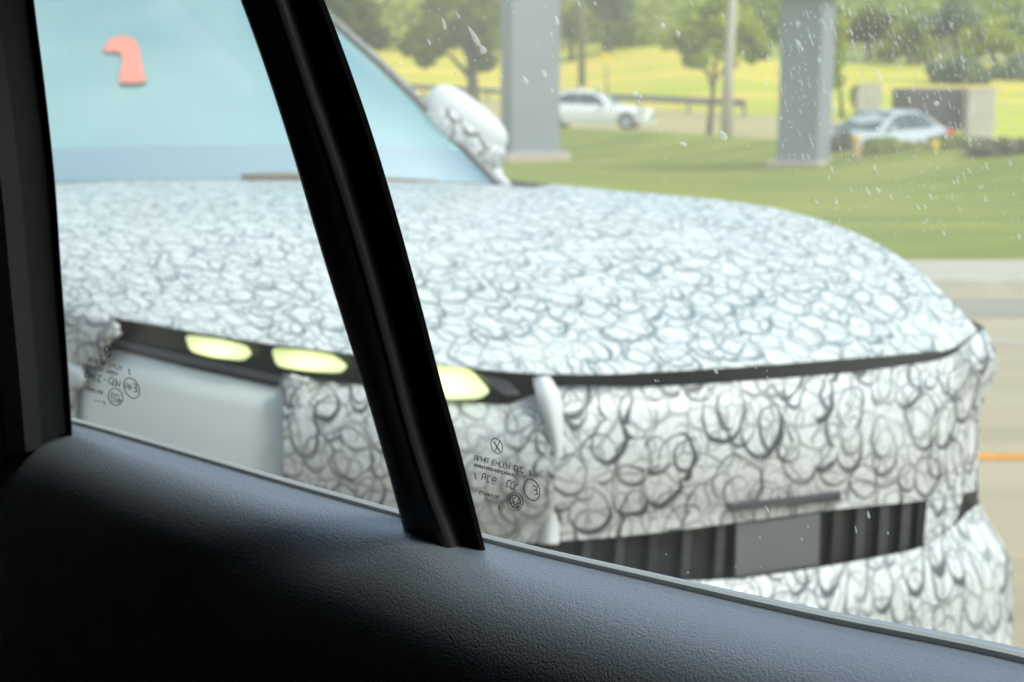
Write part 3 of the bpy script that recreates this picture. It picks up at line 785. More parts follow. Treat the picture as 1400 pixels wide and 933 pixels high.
def pad(name, cx, cy, rx, ry, Y, depth, mat, rot=0.0, uvo=(0, 0), parent=TR, p=2.4, warp=0.06):
    V, uv, Fc = [], [], []; nu, nv = 26, 16
    c0 = P(cx, cy, Y); k = Y/F
    for i in range(nv+1):
        th = math.pi*i/nv
        for j in range(nu):
            ph = 2*math.pi*j/nu
            def se(v): return math.copysign(abs(v)**(2/p), v)
            X = se(math.sin(th))*se(math.cos(ph)); Z = se(math.sin(th))*se(math.sin(ph)); Yy = se(math.cos(th))
            wob = 1 + warp*math.sin(3*ph+1.3)*math.sin(th)
            x = X*rx*k*wob; z = Z*ry*k*wob
            xr = x*math.cos(rot)-z*math.sin(rot); zr = x*math.sin(rot)+z*math.cos(rot)
            V.append(c0 + Vector((xr, -Yy*depth, zr))); uv.append((xr+uvo[0], zr+uvo[1]))
    for i in range(nv):
        for j in range(nu):
            a = i*nu+j; b = i*nu+(j+1) % nu; Fc.append((a, b, b+nu, a+nu))
    return mk(name, V, Fc, mat, parent, smooth=True, uvs=uv)
# slot trim
def px_prism(name, outline, Yf, th, mat, parent=TR, bevel=0.0):
    fr = [P(x, y, Yf(x)) for x, y in outline]; bk = [p + Vector((0.0, th, 0)) for p in fr]
    v, f = prism(fr, bk); return mk(name, v, f, mat, parent, bevel=bevel)
px_prism('slot_trim', [(996, 690), (1150, 673), (1151, 686), (1060, 695), (997, 701)], lambda x: D(x)-0.012, 0.04, M['bar_grey'], bevel=0.004)
# lower grille
GB = [(150, 790), (500, 812), (735, 810), (911, 794), (1010, 789), (1114, 776), (1200, 760), (1264, 745), (1300, 736)]
xg = np.linspace(300, 1288, 60)
gr = band('lower_grille', xg, lambda x: smooth_interp(x, GT)-8, lambda x: smooth_interp(x, GB)+10, 0.055, M['gap_black'])
for x in list(range(520, 1000, 46)) + [1140, 1172, 1204, 1234, 1258]:
    px_prism('grille_bar', [(x, smooth_interp(x, GT)-4), (x+13, smooth_interp(x+13, GT)-4), (x+8, smooth_interp(x+8, GB)+4), (x-5, smooth_interp(x-5, GB)+4)], lambda q: D(q)+0.03, 0.02, M['bar_grey'] if x % 3 else M['black_plastic'], gr, bevel=0.004)
px_prism('plate_panel', [(1006, 716), (1122, 701), (1120, 776), (1004, 792)], lambda q: D(q)+0.02, 0.03, M['plate_grey'], gr, bevel=0.006)
px_prism('grille_end', [(1268, 686), (1318, 676), (1308, 712), (1292, 738), (1262, 748)], lambda q: D(q)+0.012, 0.06, M['camo'], gr, bevel=0.004)
o_ = bpy.data.objects['grille_end']; ul = o_.data.uv_layers.new(name='UVMap')
for lp in o_.data.loops:
    c = o_.data.vertices[lp.vertex_index].co; ul.data[lp.index].uv = (c.x+c.y*0.4, c.z)
# lower bumper
BT = [(150, 788), (500, 812), (735, 810), (911, 796), (1010, 791), (1114, 777), (1200, 762), (1264, 747), (1300, 722), (1322, 700), (1338, 688)]
rows = []
xb = np.concatenate([np.linspace(300, 1338, 70)])
for i in range(20):
    t = i/19; r = []
    for x in xb:
        k = sstep(x, 1240, 1338)
        xx = x + 46*k*sstep(t, -0.05, 0.35)
        y0 = smooth_interp(x, BT); y = y0 + (940 - y0 + 10*k)*t
        d = D(x) + 0.02 - 0.07*math.sin(math.pi*min(1, t*1.6+0.12)/1.0*0.62) + 0.05*max(0, t-0.75)
        r.append(P(xx, y, d))
    e = r[-1]
    r += [e+Vector((0.008, 0.05, 0)), e+Vector((0.0, 0.16, 0)), e+Vector((-0.05, 0.45, 0)), e+Vector((-0.09, 0.7, 0))]
    rows.append(r)
patch('lower_bumper', rows, M['camo'], uvo=(9.3, 3.9))
# far front wheel glimpsed behind the bumper, and its mates
axis = Vector((0.42, -0.907, 0)).normalized(); left = Vector((axis.y*-1, axis.x, 0))
def wheel(c, name='wheel'):
    def ring(r, o): return [Vector(c) + left*o + Vector((0, 0, 1))*r*math.cos(a) + axis*r*math.sin(a) for a in np.linspace(0, 2*math.pi, 33)]
    rows = [ring(r, o) for r, o in ((0.23, -0.13), (0.34, -0.13), (0.385, -0.10), (0.39, 0.10), (0.345, 0.13), (0.23, 0.13))]
    v, f = grid(rows); wv = mk(name, v, f, M['rubber'], TR, smooth=True)
    rows = [ring(r, o) for r, o in ((0.235, 0.12), (0.22, 0.07), (0.10, 0.05), (0.06, 0.08), (0.001, 0.08))]
    v, f = grid(rows); mk('rim', v, f, M['bar_grey'], wv, smooth=True)
fr_r = P(1338, 700, 3.28); fr_l = P(-40, 700, 3.3)
wheel(Vector((fr_r.x-0.30, fr_r.y+0.62, 0.39))); wheel(Vector((-1.38, 3.72, 0.39)))
# flanks, cab and body behind (closing the vehicle)
def flank(name, edge, dx):
    rows = []
    for z_ in (1.0, 0.82, 0.6, 0.42):
        rows.append([Vector((p.x+dx*(1-z_), p.y, p.z*z_ if z_ < 1 else p.z)) for p in edge])
    patch(name, rows, M['camo'])
n_e_far = 24
e_far = [r[-1] for r in [[c] for c in [Fs[-1].lerp(Cs[-1], t) for t in np.linspace(0, 1, n_e_far+1)]]]
for k, p in enumerate(e_far): p.z = rows and (Cs[-1].z + (Fs[-1].z-Cs[-1].z)*(1-k/n_e_far)**6.5) - 0.002
rear_far = Cs[-1] + Vector((-axis.x*3.2, -axis.y*3.2, 0)); e_far.append(rear_far)
flank('flank', [p + Vector((0.004, 0, 0)) for p in e_far], 0.05)
e_near = [Fs[0].lerp(Cs[0], t) for t in np.linspace(0, 1, 8)]
for k, p in enumerate(e_near): p.z = (Cs[0].z + (Fs[0].z-Cs[0].z)*(1-k/7)**3.0) - 0.004
e_near.append(Cs[0] + Vector((-axis.x*3.2, -axis.y*3.2, 0)))
flank('flank', e_near, -0.05)
# windscreen
wb = [P(-330, 283, 4.22), P(-120, 262, 4.36), P(150, 248, 4.50), P(400, 245, 4.63), P(560, 247, 4.74), P(650, 251, 4.82), P(688, 257, 4.88)]
wt = [P(-390, -62, 4.98), P(-240, -66, 5.08), P(0, -70, 5.18), P(180, -72, 5.27), P(275, -73, 5.33), P(318, -73, 5.37), P(335, -71, 5.40)]
nb = 40
Wb = spline_pts(wb, nb); Wt = spline_pts(wt, nb)
def wrow(t): return [Wb[j].lerp(Wt[j], t) + Vector((0.02*math.sin(math.pi*t), -0.03*math.sin(math.pi*t), 0.02*math.sin(math.pi*t))) for j in range(nb+1)]
def wgrid(t0, t1, n): return [wrow(t0+(t1-t0)*i/n) for i in range(n+1)]
v, f = grid(wgrid(0.0, 0.125, 5)); 
ws_b = wgrid(0.125, 1.0, 22)
v2, f2 = grid(ws_b); ws = mk('windscreen', v2, f2, M['screen'], TR, smooth=True)
mk('lower_band', v, f, M['band'], ws, smooth=True)
# pillar at the far edge of the windscreen
pil = [r[-1] for r in wgrid(0, 1, 14)]
rows = [[p + d for p in pil] for d in (Vector((-0.008, -0.004, 0.0)), Vector((0.0, -0.012, 0.005)), Vector((0.016, -0.004, 0.006)), Vector((0.02, 0.06, 0.0)), Vector((0.0, 0.05, -0.01)))]
rows.append(rows[0]); v, f = grid(rows)
M['camo_dark'] = camo_mat('camouflage_pillar', base=(0.30, 0.31, 0.33), dark=(0.03, 0.03, 0.035), cell=0.05)
mk('windscreen_pillar', v, f, M['camo_dark'], TR, smooth=True, uvs=[(i % 15*0.06, i//15*0.04) for i in range(len(v))])
rows = [[p + d for p in [r[0] for r in wgrid(0, 1, 14)]] for d in (Vector((0.012, -0.006, 0.0)), Vector((0.0, -0.02, 0.008)), Vector((-0.035, -0.005, 0.012)), Vector((-0.05, 0.06, 0.0)), Vector((0.0, 0.05, -0.01)))]
rows.append(rows[0]); v, f = grid(rows)
mk('windscreen_pillar', v, f, M['camo_dark'], TR, smooth=True, uvs=[(i % 15*0.06, i//15*0.04) for i in range(len(v))])
v, f = tube([p + Vector((-0.016, -0.016, 0.004)) for p in pil], 0.009, 6); mk('screen_seal', v, f, M['rubber'], TR, smooth=True)
# roof, cab sides and back
topr = [r for r in wrow(1.0)]
back = -axis*1.9
rows = [[p + back*t + Vector((0, 0, 0.05*math.sin(math.pi*min(1, t*1.2)))) for p in topr] for t in np.linspace(0, 1, 8)]
patch('roof', rows, M['camo'])
for side in (0, -1):
    b0 = (wb[0], wb[-1])[side]; t0 = topr[side]
    rows = [[b0.lerp(t0, k)+back*t*(1-0.1*k) for t in np.linspace(0.0, 1, 6)] for k in np.linspace(0, 1, 6)]
    patch('cab_side', rows, M['camo'])
rows = [[(topr[0].lerp(topr[-1], a)+back).lerp(Cs[0].lerp(Cs[-1], a)+back, k) for a in (0, 0.5, 1)] for k in (0, 0.5, 1)]
patch('cab_back', rows, M['camo_dark'])
# dashboard below the screen, inside
rows = [[p + Vector((-axis.x*o, -axis.y*o, dz)) for p in wb] for o, dz in ((0.03, -0.03), (0.25, 0.0), (0.55, 0.02), (0.75, -0.05), (0.8, -0.4))]
v, f = grid(rows); mk('dashboard', v, f, M['dash'], TR, smooth=True)
# bench / seat backs inside, pale through the reflections
M['seat'] = plain('seat_cloth', (0.25, 0.30, 0.31), 0.8)
for px in (60, 420):
    c = P(px, 200, 5.9)
    v, f = box((c.x, c.y, 1.25), (0.50, 0.16, 0.9), 0.42, 0.85); mk('seat', v, f, M['seat'], TR, bevel=0.06)
# wiper and cowl edge
v, f = tube([P(330, 243, 4.50), P(380, 241, 4.52), P(425, 242, 4.55), P(600, 249, 4.70)], [0.012, 0.014, 0.012, 0.006], 6)
M['wiper'] = plain('wiper', (0.16, 0.14, 0.11), 0.6)
mk('wiper', v, f, M['wiper'], TR, smooth=True)
v, f = tube([P(x, interp(x, [(-120, 264), (80, 251), (200, 249), (400, 246), (560, 249), (690, 258)]), interp(x, [(-120, 4.3), (150, 4.45), (400, 4.585), (690, 4.87)])) for x in np.linspace(-120, 690, 30)], 0.006, 6)
mk('cowl_seal', v, f, M['bar_grey'], TR, smooth=True)
# far door mirror: wrapped cap, lower shell
cap = pad('mirror_cap', 636, 166, 63, 31, 5.05, 0.10, M['white_fabric'], rot=-0.62, p=2.7, warp=0.02)
pad('mirror_face', 628, 184, 60, 27, 5.03, 0.105, M['camo_mirror'], rot=-0.72, p=2.4, warp=0.03, uvo=(3.3, 0.7), parent=cap)
pad('mirror_shell', 668, 212, 22, 23, 5.05, 0.09, M['camo'], rot=-0.2, p=2.6, uvo=(4.4, 1.7), parent=cap)
v, f = tube([P(668, 225, 5.05), P(676, 246, 5.0), P(690, 256, 4.95)], [0.05, 0.035, 0.03], 8); mk('mirror_arm', v, f, M['white_fabric'], cap, smooth=True)

# small red hook-shaped patch set just in front of the windscreen
def project(p):
    d = p - Vector((0, 0, CAM_Z)); f_ = Vector((0, math.cos(PITCH), -math.sin(PITCH))); u_ = Vector((0, math.sin(PITCH), math.cos(PITCH)))
    k = d.dot(f_); return W0/2 + F*d.x/k, H0/2 - F*d.dot(u_)/k
_scr = [(project(p), p.y) for r in wgrid(0, 1, 40) for p in r]
_sA = np.array([[q[0][0], q[0][1], 1.0] for q in _scr if 60 < q[0][0] < 280 and 10 < q[0][1] < 160]); _sB = np.array([q[1] for q in _scr if 60 < q[0][0] < 280 and 10 < q[0][1] < 160])
_sC = np.linalg.lstsq(_sA, _sB, rcond=None)[0]
def screen_Y(x, y): return float(_sC[0]*x + _sC[1]*y + _sC[2])
def hook():
    ol = [(140, 68), (147, 56), (158, 50), (172, 49), (184, 55), (190, 66), (191, 80), (195, 95), (199, 112), (180, 114), (162, 113), (163, 97), (167, 84), (165, 74), (156, 70), (148, 72)]
    fr = [P(x, y, screen_Y(x, y)-0.022) for x, y in ol]; bk = [p+Vector((0, 0.018, 0)) for p in fr]
    v, f = prism(fr, bk)
    o = mk('red_patch', v, f, M['red_hook'], None, bevel=0.003)
    return thing_mesh(o, 'small pale red hook-shaped patch on the windscreen of the camouflaged truck', 'tag')
hk = hook()

# ------------------------------------------------------------------ background
def gz(px, Y):
    X = (px-W0/2)/F*Y*1.0; return Vector((X, Y, ground_z(X, Y)))
M['column'] = plain('column_paint', (0.22, 0.24, 0.27), 0.55, var=0.06, scale=1.2, bump=0.05, bscale=8)
M['column_side'] = plain('column_flange', (0.27, 0.29, 0.32), 0.55, var=0.05)
M['plinth'] = plain('plinth_concrete', (0.44, 0.36, 0.29), 0.9, var=0.12, scale=3)
def column(px0, px1, Y, label, htop, rz, beam=False):
    c = gz((px0+px1)/2, Y); wd = (px1-px0)/F*Y
    r = root('sign_column', tuple(c), label, 'column', 'tall grey columns on the verge')
    v, f = box((c.x, c.y, c.z+htop/2), (wd*0.84, wd*0.62, htop), rz); mk('shaft', v, f, M['column'], r, bevel=0.03)
    v, f = box((c.x, c.y, c.z+htop*0.5), (wd*0.845+0.02, 0.05, htop-0.05), rz); mk('seam', v, f, M['column_side'], r)
    v, f = box((c.x, c.y, c.z+(-0.13 if beam else 0.03)), (wd*1.12, wd*1.0, 0.36), rz); mk('plinth', v, f, M['plinth'], r, bevel=0.03)
    v, f = box((c.x, c.y, c.z+(0.075 if beam else 0.235)), (wd*(0.9 if beam else 1.02), wd*(0.7 if beam else 0.92), 0.05), rz); mk('base_plate', v, f, M['column_side'], r)
    if beam:
        v, f = box((c.x, c.y, c.z+htop+0.17), (wd*1.25, wd*1.1, 0.34), rz); mk('cap_plate', v, f, M['column_side'], r, bevel=0.03)
        v, f = box((c.x, c.y, c.z+htop+1.6), (wd*0.9, wd*0.9, 2.5), rz); mk('upper_shaft', v, f, M['column'], r, bevel=0.03)
    else:
        v, f = box((c.x, c.y, c.z+htop+0.17), (wd*1.25, wd*1.1, 0.34), rz); mk('cap_plate', v, f, M['column_side'], r, bevel=0.03)
column(684, 765, 36.5, 'tall grey steel column on a pinkish plinth beside the truck mirror', 7.0, 0.30)
column(1060, 1131, 29.5, 'grey steel column with a cap plate near its top, beside the silver car', 3.42, -0.62, True)

# leafy trees
def leaves(centres, n, size, flat=0.6):
    """leaf-sized quads scattered through ellipsoidal clumps: centres = [(c, r, weight)]"""
    wts = np.array([c[2] for c in centres], float); wts /= wts.sum()
    idx = rng.choice(len(centres), n, p=wts)
    C = np.array([[*c[0]] for c in centres])[idx]; R = np.array([[*c[1]] for c in centres])[idx]
    d = rng.normal(size=(n, 3)); d /= np.linalg.norm(d, axis=1)[:, None]
    p = C + d*R*(rng.random((n, 1))**0.42)
    a = rng.normal(size=(n, 3)); a /= np.linalg.norm(a, axis=1)[:, None]
    b = np.cross(a, rng.normal(size=(n, 3))); b /= np.linalg.norm(b, axis=1)[:, None]
    s = size*(0.6+0.8*rng.random((n, 1)))
    V = np.stack([p-a*s, p-b*s*flat, p+a*s, p+b*s*flat], 1).reshape(-1, 3)
    Fc = [(4*i, 4*i+1, 4*i+2, 4*i+3) for i in range(n)]
    return V, Fc
def mk_np(name, V, Fc, mat, parent=None, kind=None):
    off = np.array(base_loc(parent)) if parent else np.zeros(3)
    me = bpy.data.meshes.new(name); me.from_pydata((V-off).tolist(), [], Fc); me.materials.append(mat); me.update()
    o = bpy.data.objects.new(name, me); COL.objects.link(o)
    if parent: o.parent = parent
    if kind: o['kind'] = kind
    return o
M['leaf_dark'] = ramp_mat('leaf_dark', [(0.09, 0.12, 0.03), (0.18, 0.21, 0.05), (0.36, 0.37, 0.07)], 0.5, 0.7, translucent=0.4)
M['leaf_mid'] = ramp_mat('leaf_mid', [(0.14, 0.19, 0.03), (0.28, 0.33, 0.05), (0.50, 0.48, 0.09)], 0.5, 0.7, translucent=0.45)
M['leaf_bright'] = ramp_mat('leaf_bright', [(0.26, 0.34, 0.015), (0.40, 0.47, 0.03), (0.52, 0.54, 0.06)], 0.6, 0.7, translucent=0.4)
M['leaf_blue'] = ramp_mat('leaf_blue', [(0.16, 0.22, 0.11), (0.28, 0.34, 0.17)], 0.4, 0.7, translucent=0.45)
M['leaf_hill'] = ramp_mat('leaf_hill', [(0.20, 0.27, 0.07), (0.40, 0.46, 0.13), (0.58, 0.57, 0.20)], 0.10, 0.8, translucent=0.4)
M['bark'] = plain('bark', (0.10, 0.085, 0.065), 0.9, var=0.3, scale=6, bump=0.4, bscale=20)
def tree(px, Y, crown, label, mat, n=2600, size=0.16, trunk_r=0.22, name='tree', group=None, lean=0.0):
    """crown = list of (px, py, radius px x, radius px y) clumps in the photograph"""
    b = gz(px, Y); r = root(name, tuple(b), label, 'tree', group)
    cl = []
    for cx, cy, rx, ry in crown:
        c = P(cx, cy, Y + random.uniform(-0.4, 0.4)); k = Y/F
        for q in range(5):
            o = Vector((random.uniform(-.55, .55)*rx*k, random.uniform(-.6, .6)*rx*k, random.uniform(-.55, .55)*ry*k))
            sc_ = random.uniform(.35, .65)
            cl.append((c+o, (rx*k*sc_, rx*k*sc_, ry*k*sc_), 1.0))
    V, Fc = leaves(cl, n, size); mk_np('crown', V, Fc, mat, r)
    top = sum((c[0] for c in cl), Vector())/len(cl)
    pts = [b - Vector((0, 0, 0.2)), b.lerp(top, 0.25)+Vector((lean, 0, 0)), b.lerp(top, 0.55)+Vector((lean*1.4, 0, 0)), top]
    parts = [tube(pts, [trunk_r*1.25, trunk_r, trunk_r*0.75, trunk_r*0.3], 8)]
    for q in range(7):
        s0 = b.lerp(top, random.uniform(0.45, 0.75)); e0 = random.choice(cl)[0]
        parts.append(tube([s0, s0.lerp(e0, 0.5)+Vector((0, 0, 0.15)), e0], [trunk_r*0.45, trunk_r*0.28, trunk_r*0.1], 6))
    v, f = joined(*parts); mk('trunk', v, f, M['bark'], r, smooth=True)
    return r
tree(500, 62, [(470, -30, 60, 60), (505, 30, 34, 40), (455, 20, 40, 40), (520, -40, 50, 50)], 'dark green tree beyond the windscreen pillar of the truck', M['leaf_dark'], 5200, 0.17, 0.25, group='trees along the far road')
tree(650, 54, [(600, 30, 48, 46), (650, 50, 40, 44), (690, 10, 60, 60), (580, 68, 32, 24), (640, -30, 80, 50), (668, 84, 22, 18)], 'broad dark green tree with a forked trunk left of the grey column', M['leaf_mid'], 7000, 0.16, 0.26, group='trees along the far road', lean=0.05)
tree(966, 48, [(935, 40, 38, 30), (985, 55, 50, 42), (1020, 30, 34, 36), (960, 15, 40, 26), (1035, 70, 22, 24), (945, 75, 26, 22)], 'small bright yellow-green tree beside the pale pole', M['leaf_bright'], 4200, 0.13, 0.10, group='trees along the far road')
tree(1146, 58, [(1144, 80, 16, 36), (1142, 112, 18, 24), (1150, 45, 12, 24)], 'slim bright green sapling right of the capped column', M['leaf_bright'], 1500, 0.13, 0.08, group='trees along the far road')

# wooded hillside (one mass) and a few trees one can pick out of it
cl = []
for i in range(300):
    px = random.uniform(430, 1520); Y = random.uniform(118, 260)
    g_ = gz(px, Y); h = random.uniform(3.0, 7.5)
    if px > 1130 and random.random() < 0.25: continue
    cl.append((g_ + Vector((0, 0, h*0.5)), (h*0.55, h*0.55, h*0.6), h*h))
V, Fc = leaves(cl, 60000, 0.42)
fo = mk_np('far_woodland', V, Fc, M['leaf_hill'], None, 'stuff'); fo['label'] = 'hazy mass of trees covering the far hillside'; fo['category'] = 'woodland'
for px, py, Y, mat, lab in ((1310, 95, 92, 'leaf_blue', 'rounded blue-green tree on the hillside above the dark container'), (1382, 105, 96, 'leaf_blue', 'rounded blue-green tree at the right edge of the hillside'),
                            (1235, 55, 110, 'leaf_mid', 'mid-green tree on the hillside right of the capped column'), (1180, 30, 115, 'leaf_dark', 'dark tree high on the hillside beside the capped column'),
                            (1300, 25, 120, 'leaf_blue', 'dusky tree high on the hillside above the container'), (1350, 50, 105, 'leaf_bright', 'pale yellow-green tree high on the right hillside'),
                            (780, 30, 105, 'leaf_mid', 'mid-green tree behind the utility pole'), (860, 45, 112, 'leaf_mid', 'green tree in the field behind the yellow sign'),
                            (830, 5, 108, 'leaf_blue', 'grey-green tall tree above the yellow sign')):
    tree(px, Y, [(px, py, 34, 30), (px-22, py+8, 24, 20), (px+22, py+8, 24, 20)], lab, M[mat], 2200, 0.28, 0.2, name='hillside_tree', group='trees on the hillside')

# bushes
M['dry_bush'] = ramp_mat('dry_bush', [(0.12, 0.12, 0.07), (0.22, 0.20, 0.12)], 0.8, 0.9)
def bush(px, py, rx, ry, Y, mat, label, n=900):
    b = gz(px, Y); r = root('bush', tuple(b), label, 'bush', 'bushes by the far road')
    k = Y/F; c = P(px, py, Y)
    cl = [(c + Vector((random.uniform(-.6, .6)*rx*k, random.uniform(-.5, .5)*rx*k, random.uniform(-.3, .4)*ry*k)), (rx*k*.5, rx*k*.5, ry*k*.6), 1) for _ in range(7)]
    V, Fc = leaves(cl, n, 0.09); mk_np('foliage', V, Fc, M[mat], r)
    v, f = joined(*[tube([b-Vector((0, 0, .1)), random.choice(cl)[0]], [0.03, 0.01], 5) for _ in range(5)]); mk('stem', v, f, M['bark'], r)
bush(1370, 208, 48, 24, 27, 'dry_bush', 'dry grey-brown bush at the right edge of the grass')
bush(1300, 200, 40, 17, 29, 'leaf_mid', 'low green bush behind the silver car')
bush(1215, 203, 44, 15, 29.5, 'leaf_mid', 'low green bush in front of the silver car')
bush(1152, 198, 22, 18, 30.5, 'dry_bush', 'dry brown bush beside the capped column base')
bush(1172, 135, 16, 20, 60, 'leaf_dark', 'dark small bush next to the beige block wall')

# poles, sign, guard rail
def pole(pts, radii, label, mat, name, cat='pole', extra=None):
    b = pts[0]; r = root(name, tuple(b), label, cat)
    v, f = tube(pts, radii, 10); mk('shaft', v, f, mat, r, smooth=True)
    v, f = tube([b-Vector((0, 0, .1)), b+Vector((0, 0, .12))], radii[0]*1.6, 10); mk('footing', v, f, M['plinth'], r)
    if extra: extra(r)
    return r
M['pole_pale'] = plain('pole_pale', (0.40, 0.37, 0.30), 0.7, var=0.1)
M['pole_wood'] = plain('pole_wood', (0.17, 0.14, 0.10), 0.9, var=0.2, scale=4)
M['sign_yellow'] = plain('sign_yellow', (0.75, 0.50, 0.02), 0.5)
M['rail'] = plain('rail_steel', (0.20, 0.20, 0.21), 0.5, metal=0.4)
def lamp_extra(r):
    t = P(1006, -60, 44); v, f = tube([t, t+Vector((0.9, 0, 0.5)), t+Vector((1.8, 0, 0.55))], [0.07, 0.06, 0.05], 8); mk('arm', v, f, M['pole_pale'], r, smooth=True)
    v, f = box(t+Vector((2.1, 0, 0.53)), (0.7, 0.3, 0.14)); mk('lamp_head', v, f, M['pole_pale'], r, bevel=0.03)
b0 = gz(990, 44)
pole([b0, P(996, 90, 44), P(1006, -60, 44)], [0.20, 0.16, 0.12], 'pale leaning lamp post in front of the small bright tree', M['pole_pale'], 'street_lamp', 'street lamp', lamp_extra)
def cross_extra(r):
    t = P(796, -90, 82); v, f = box(t-Vector((0, 0, 0.4)), (2.2, 0.12, 0.14)); mk('crossarm', v, f, M['pole_wood'], r)
b0 = gz(794, 82); pole([b0, P(795, 0, 82), P(796, -90, 82)], [0.22, 0.19, 0.16], 'dark wooden utility pole in the yellow field', M['pole_wood'], 'utility_pole', 'pole', cross_extra)
def sign_extra(r):
    c = P(828, 80, 72); s_ = 0.34
    v, f = prism([c+Vector((0, -0.06, s_)), c+Vector((s_, -0.06, 0)), c+Vector((0, -0.06, -s_)), c+Vector((-s_, -0.06, 0))], [c+Vector((0, -0.04, s_)), c+Vector((s_, -0.04, 0)), c+Vector((0, -0.04, -s_)), c+Vector((-s_, -0.04, 0))])
    mk('sign_face', v, f, M['sign_yellow'], r)
b0 = gz(828, 72); pole([b0, P(828, 74, 72)], [0.05, 0.05], 'small yellow diamond road sign on a thin post by the rail', M['rail'], 'road_sign', 'sign', sign_extra)
# guard rail along the far side of the road
gp = []
for X in np.linspace(-14, 9.5, 14):
    Y = 77.5 - (2.1*X if X > 0 else 0.3*X); gp.append(Vector((X, Y, ground_z(X, Y))))
GR = root('guard_rail', tuple(gp[0]), 'long low steel guard rail between the far road and the yellow field', 'guard rail')
rows = []
for dy, z in ((0.0, 0.42), (-0.05, 0.48), (0.0, 0.55), (-0.05, 0.63), (0.0, 0.70)):
    rows.append([p+Vector((0, dy, z)) for p in gp])
v, f = grid(rows); mk('beam', v, f, M['rail'], GR, solid=0.02)
for p in gp:
    v, f = box(p+Vector((0, 0.12, 0.3)), (0.12, 0.14, 0.75)); mk('post', v, f, M['rail'], GR)

# container and block walls
M['container'] = plain('container_dark', (0.075, 0.07, 0.075), 0.7, var=0.15)
M['wall_pale'] = plain('wall_pale', (0.46, 0.43, 0.36), 0.9, var=0.1, scale=1.5)
def px_box(px0, px1, py0, py1, Y, depth, rz):
    a = P(px0, py1, Y); b = P(px1, py0, Y)
    return (Vector(((a.x+b.x)/2, Y+depth/2, (a.z+b.z)/2)), (abs(b.x-a.x), depth, abs(b.z-a.z)))
def blocky(name, label, cat, px, Yb, depth, mat, ribs=0, cap=True, group=None):
    c, s = px_box(*px, Yb, depth, 0)
    gzv = ground_z(c.x, c.y); zb = min(c.z-s[2]/2, gzv)
    zt = c.z+s[2]/2
    r = root(name, (c.x, c.y, zb), label, cat, group)
    v, f = box((c.x, c.y, (zb+zt)/2), (s[0], s[1], zt-zb)); mk('body', v, f, mat, r, bevel=0.02)
    if cap: v, f = box((c.x, c.y, zt+0.05), (s[0]*1.04, s[1]*1.04, 0.10)); mk('cap', v, f, mat if not ribs else M['rail'], r)
    for i in range(ribs):
        x = c.x - s[0]/2 + s[0]*(i+0.5)/ribs
        v, f = box((x, c.y-s[1]/2-0.03, (zb+zt)/2), (s[0]/ribs*0.45, 0.06, (zt-zb)*0.94)); mk('rib', v, f, mat, r)
blocky('storage_container', 'dark ribbed container behind the silver car', 'container', (1240, 1319, 124, 172), 56, 2.4, M['container'], 7)
blocky('block_wall', 'pale block wall right of the dark container', 'wall', (1322, 1362, 124, 186), 55, 0.6, M['wall_pale'], group='pale walls by the far road')
blocky('block_wall', 'narrow beige block wall left of the dark container', 'wall', (1172, 1206, 118, 166), 57, 0.6, M['wall_pale'], group='pale walls by the far road')
M['marker'] = plain('marker_orange', (0.60, 0.36, 0.22), 0.6)
def marker(px, py0, py1, Y, wd, mat, label):
    b = gz(px, Y); t = P(px, py0, Y); r = root('marker_post', tuple(b), label, 'marker')
    v, f = box(((b.x+t.x)/2, Y, (b.z+t.z)/2), (wd, wd*0.5, max(0.3, t.z-b.z))); mk('stake', v, f, mat, r, bevel=0.01)
    v, f = box((t.x, Y, t.z+0.04), (wd*1.3, wd*0.7, 0.08)); mk('top_cap', v, f, M['sign_yellow'], r)
marker(1171, 190, 218, 29, 0.11, M['marker'], 'short orange marker post standing in the grass before the silver car')
marker(1277, 199, 214, 28.5, 0.13, M['sign_yellow'], 'short yellow marker at the grass edge behind the silver car')

